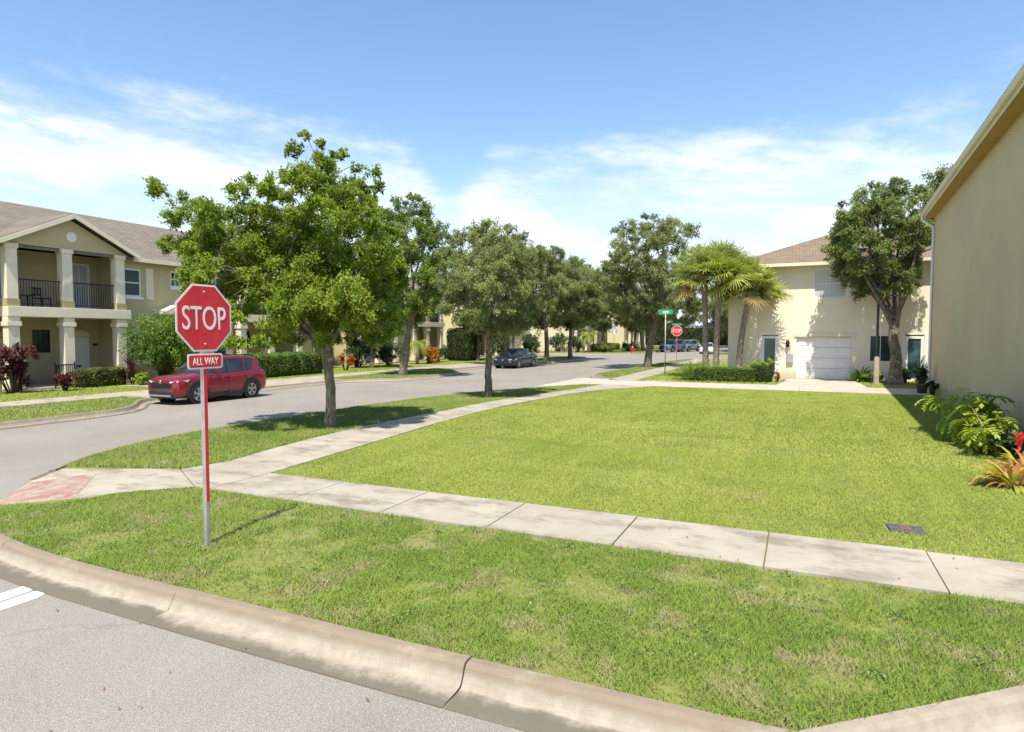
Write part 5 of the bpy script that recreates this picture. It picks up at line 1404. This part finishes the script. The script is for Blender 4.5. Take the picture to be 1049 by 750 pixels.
            if sg < 0: tw.v = [(-a, b, c) for a, b, c in tw.v]
            wh = tw.build('wheel', M_tyre, t, world=False)
            if hi:
                rm = MB(); xo = x0+.212
                rm.lathe([(wr*.66,xo+.01),(wr*.64,xo+.014),(wr*.58,xo-.0),(wr*.57,xo-.03)], 28, (0,wy,wr), 'x'); rm.lathe([(0,xo+.012),(.05,xo+.012),(.06,xo)], 12, (0,wy,wr), 'x')
                for k in range(5):
                    for s2 in (-.16, .16):
                        a = k*2*math.pi/5 + .3; d0 = Vector((0, math.cos(a)*.04, math.sin(a)*.04)); d1 = Vector((0, math.cos(a+s2)*wr*.62, math.sin(a+s2)*wr*.62)); c0 = Vector((xo-.004, wy, wr))
                        rm.beam(c0+d0, c0+d1, .035, .02, (1,0,0))
                if sg < 0: rm.v = [(-a, b, c) for a, b, c in rm.v]
                rm.build('rim', M_rim, wh, world=False)
                dk = MB(); dk.prism([(wr*.6*math.cos(R(k*15)), wr*.6*math.sin(R(k*15))) for k in range(24)], (sg*(xo-.04), wy, wr), (0,1,0), (0,0,1), (sg*.02,0,0)); dk.build('dark_rim_backing', M_black, wh, world=False)  # black backing puts the shade between the spokes into colour
        # mirror, handles, seams
        my = 1.78 if kind == 'suv' else 1.85; mz = gi(my, gz)+.06
        m = MB(); m.hexa([(sg*.88,my-.06,mz),(sg*1.06,my-.04,mz+.01),(sg*1.06,my+.06,mz+.01),(sg*.88,my+.06,mz),(sg*.9,my-.05,mz+.14),(sg*1.07,my-.03,mz+.13),(sg*1.07,my+.06,mz+.13),(sg*.9,my+.06,mz+.14)]); mi = m.build('mirror', paint, t, world=False, bevel=.025)
        if hi:
            hz = .93 if kind == 'suv' else .80
            for hy in (2.22, 3.18):
                m = MB(); m.box((sg*(W-.012), hy, hz), (sg*(W+.022), hy+.17, hz+.03)); m.build('door_handle', paint, t, world=False, bevel=.008)
            m = MB()
            for sy in (1.52, 2.42, 3.32):
                m.box((sg*(W-.04), sy, .36), (sg*(W-.0005), sy+.008, hz+.08))
            m.build('door_seam', M_black, t, world=False)
        # lamps
        hz0 = .80 if kind == 'suv' else .62
        m = MB(); xw = lambda q: float(np.interp(q, y, w))
        pts = [( .46, .028, hz0+.045), (.70, .055, hz0+.06), (.885, .34, hz0+.085), (.905, .58, hz0+.115), (.89,.50,hz0+.02), (.80, .12, hz0-.03), (.5,.03,hz0-.01)]
        def surfp(px, py, pz):
            ww = xw(py); return Vector((sg*min(px, ww+.003), py-.02, pz))
        front = [surfp(*p) + Vector((sg*.012, -.008, 0)) for p in pts]; back = [p + Vector((-sg*.06, .05, 0)) for p in front]
        m.add(front + back, [tuple(range(7)), tuple(reversed(range(7, 14)))] + [(k, (k+1)%7, 7+(k+1)%7, 7+k) for k in range(7)]); m.build('headlight', M_lamp, t, world=False)
        m = MB(); m.hexa([(sg*.60,Ln-.06,hz0+.16),(sg*.86,Ln-.22,hz0+.14),(sg*.80,Ln-.3,hz0+.14),(sg*.55,Ln-.14,hz0+.14),(sg*.60,Ln-.035,hz0+.26),(sg*.85,Ln-.2,hz0+.26),(sg*.8,Ln-.3,hz0+.26),(sg*.55,Ln-.14,hz0+.26)]); m.build('tail_light', M_taillamp, t, world=False)
    # front: grille and lower bumper
    gz0 = .60 if kind == 'suv' else .40
    m = MB(); m.prism([(-.50,.0),(.50,.0),(.58,.17),(.44,.21),(-.44,.21),(-.58,.17)], (0,-.022,gz0), (1,0,0), (0,0,1), (0,.1,0)); gr = m.build('grille', M_darkplastic, t, world=False, bevel=.01)
    m = MB()
    for k in range(4): m.box((-.48,-.03,gz0+.035+k*.04),(.48,-.0225,gz0+.05+k*.04))
    m.build('grille_bar', M_black, gr, world=False)
    if hi:
        m = MB(); m.lathe([(0,-.045),(.06,-.043),(.075,-.036),(.075,-.028)], 18, (0,0,gz0+.235), 'y'); m.build('badge', M_chrome, gr, world=False)
    m = MB()
    lb = [(.0,-.0,0)]
    prof = []
    for q in (-.86,-.80,-.62,-.3,0,.3,.62,.80,.86):
        yy = {.86:.34,.80:.12,.62:.0,.3:-.035,0:-.04}[abs(q)]
        prof.append([(q,yy+.02,.24),(q,yy-.005,.30),(q,yy-.02,.44),(q,yy+.0,.53),(q,yy+.10,.55),(q,yy+.12,.24),(q,yy+.02,.24)])
    loft(m, prof); m.build('bumper', M_darkplastic if kind == 'suv' else paint, t, world=False)
    m = MB(); m.box((-.60,-.065,.31),(.60,-.058,.37)) ; m.build('lower_trim', M_galv if kind == 'suv' else M_black, t, world=False)
    if kind == 'suv':
        for sg in (-1, 1):
            m = MB(); m.tube([(sg*.62,2.1,1.70),(sg*.63,2.4,1.745),(sg*.63,3.6,1.745),(sg*.61,4.0,1.68)], .02, 8); m.build('roof_rail', M_darkplastic, t, world=False)
    return t
# local front is at y=0 facing -y
car('dark red compact suv parked in the far bay, front to camera', (-20.42,15.12,-.15), 0, M_redcar, 'suv', .93)
car('black sedan parked across the street beyond the trees', (-19.85,42.0,-.15), R(-1), M_blackcar, 'sedan', 1.)
car('slate blue suv parked beyond the junction, left of the far pair', (-17.9,92.0,-.15), R(-22), M_bluecar, 'suv', 1.05)
car('grey blue suv parked beyond the junction, right of the far pair', (-16.3,96.5,-.15), R(-22), M_greycar, 'suv', 1.0)
car('white car half hidden behind the palm trunks', (-11.2,86.0,-.15), R(4), M_whitecar, 'sedan', 1., hi=True)

# ------------------------------------------------------------------ SKY, SUN, CAMERA
AZ, EL = R(13), R(62)       # sun stands behind the camera, a little to the right
W = bpy.data.worlds.new('World'); S.world = W; W.use_nodes = True
nt = W.node_tree
for n in list(nt.nodes): nt.nodes.remove(n)
out = nt.nodes.new('ShaderNodeOutputWorld'); bg = nt.nodes.new('ShaderNodeBackground')
sky = nt.nodes.new('ShaderNodeTexSky'); sky.sky_type = 'NISHITA'; sky.sun_disc = False
sky.sun_elevation = EL; sky.sun_rotation = math.pi - AZ; sky.altitude = 0; sky.air_density = 1.0; sky.dust_density = .6; sky.ozone_density = 1.6
tc = nt.nodes.new('ShaderNodeTexCoord'); sp = nt.nodes.new('ShaderNodeSeparateXYZ'); L(nt, tc.outputs['Generated'], sp.inputs[0])
az = math_n(nt, 'ARCTAN2', sp.outputs['X'], sp.outputs['Y']); el = math_n(nt, 'ARCSINE', sp.outputs['Z'])
def comb(a, b, c=0.):
    n = nt.nodes.new('ShaderNodeCombineXYZ')
    for i, v in enumerate((a, b, c)):
        if isinstance(v, (int, float)): n.inputs[i].default_value = v
        else: L(nt, v, n.inputs[i])
    return n.outputs[0]
tilt = math_n(nt, 'ADD', el, math_n(nt, 'MULTIPLY', az, .06))
n1 = noise(nt, comb(math_n(nt, 'MULTIPLY', az, 2.6), math_n(nt, 'MULTIPLY', tilt, 6.0), 3.3), 1.0, 3, .5)
n2 = noise(nt, comb(math_n(nt, 'MULTIPLY', az, 6.), math_n(nt, 'MULTIPLY', tilt, 20.), 1.7), 1.0, 8, .62)
n3 = noise(nt, comb(math_n(nt, 'MULTIPLY', az, 3.2), math_n(nt, 'MULTIPLY', tilt, 13.), 7.9), 1.0, 6, .6)
gap = math_n(nt, 'MULTIPLY', math_n(nt, 'POWER', 2.718, math_n(nt, 'MULTIPLY', math_n(nt, 'POWER', math_n(nt, 'ABSOLUTE', math_n(nt, 'DIVIDE', math_n(nt, 'ADD', az, .525), .05)), 2.), -1.)), .09)
topc = math_n(nt, 'SUBTRACT', math_n(nt, 'ADD', .295, math_n(nt, 'MULTIPLY', math_n(nt, 'SUBTRACT', n1, .5), .16)), gap)
d = math_n(nt, 'ADD', math_n(nt, 'SUBTRACT', topc, el), math_n(nt, 'MULTIPLY', math_n(nt, 'SUBTRACT', n2, .5), .20))
edge = ramp(nt, d, -.02, .085)
thin = math_n(nt, 'ADD', .30, math_n(nt, 'MULTIPLY', ramp(nt, math_n(nt, 'ADD', math_n(nt, 'MULTIPLY', n3, .6), math_n(nt, 'MULTIPLY', n2, .4)), .40, .58), .70))
low = math_n(nt, 'ADD', .72, math_n(nt, 'MULTIPLY', ramp(nt, el, .04, .16), .28))
al = math_n(nt, 'MULTIPLY', math_n(nt, 'MULTIPLY', edge, thin), low)
wisp = math_n(nt, 'MULTIPLY', ramp(nt, n2, .54, .74), math_n(nt, 'MULTIPLY', ramp(nt, n1, .46, .6), .45))
wisp = math_n(nt, 'MULTIPLY', wisp, math_n(nt, 'SUBTRACT', 1., ramp(nt, el, .36, .5)))
al = math_n(nt, 'MULTIPLY', math_n(nt, 'MAXIMUM', al, wisp), .92, True)
CL = (3.75, 3.9, 4.15)
hs = nt.nodes.new('ShaderNodeHueSaturation'); hs.inputs['Saturation'].default_value = 1.06; hs.inputs['Value'].default_value = .80
L(nt, sky.outputs[0], hs.inputs['Color'])
hz = math_n(nt, 'MULTIPLY', math_n(nt, 'SUBTRACT', 1., ramp(nt, el, -.02, .30)), .85)
mixc = mix_col(nt, al, mix_col(nt, hz, hs.outputs[0], (2.35, 2.95, 3.85)), CL)
L(nt, mixc, bg.inputs['Color']); bg.inputs['Strength'].default_value = .15
L(nt, bg.outputs[0], out.inputs[0])

sl = bpy.data.lights.new('sun', 'SUN'); sl.energy = 3.6; sl.angle = R(.53); sl.color = (1., .925, .79)
so = bpy.data.objects.new('sun', sl); COL.objects.link(so)
sd = Vector((math.sin(AZ)*math.cos(EL), -math.cos(AZ)*math.cos(EL), math.sin(EL)))
so.rotation_euler = sd.to_track_quat('Z', 'Y').to_euler(); so.location = sd*60

cam = bpy.data.cameras.new('camera'); cam.sensor_width = 36; cam.lens = 36*650/1049; cam.clip_end = 4000; cam.clip_start = .05
co = bpy.data.objects.new('camera', cam); COL.objects.link(co); co.location = (0,0,2.30)
co.rotation_euler = (R(90) - math.atan(31.5/650), 0, R(24.45)); S.camera = co

S.view_settings.view_transform = 'Standard'; S.view_settings.look = 'None'; S.view_settings.exposure = 1.0; S.view_settings.gamma = 1
S.cycles.max_bounces = 6; S.cycles.diffuse_bounces = 3; S.cycles.transmission_bounces = 4; S.cycles.transparent_max_bounces = 4
S.cycles.use_denoising = True
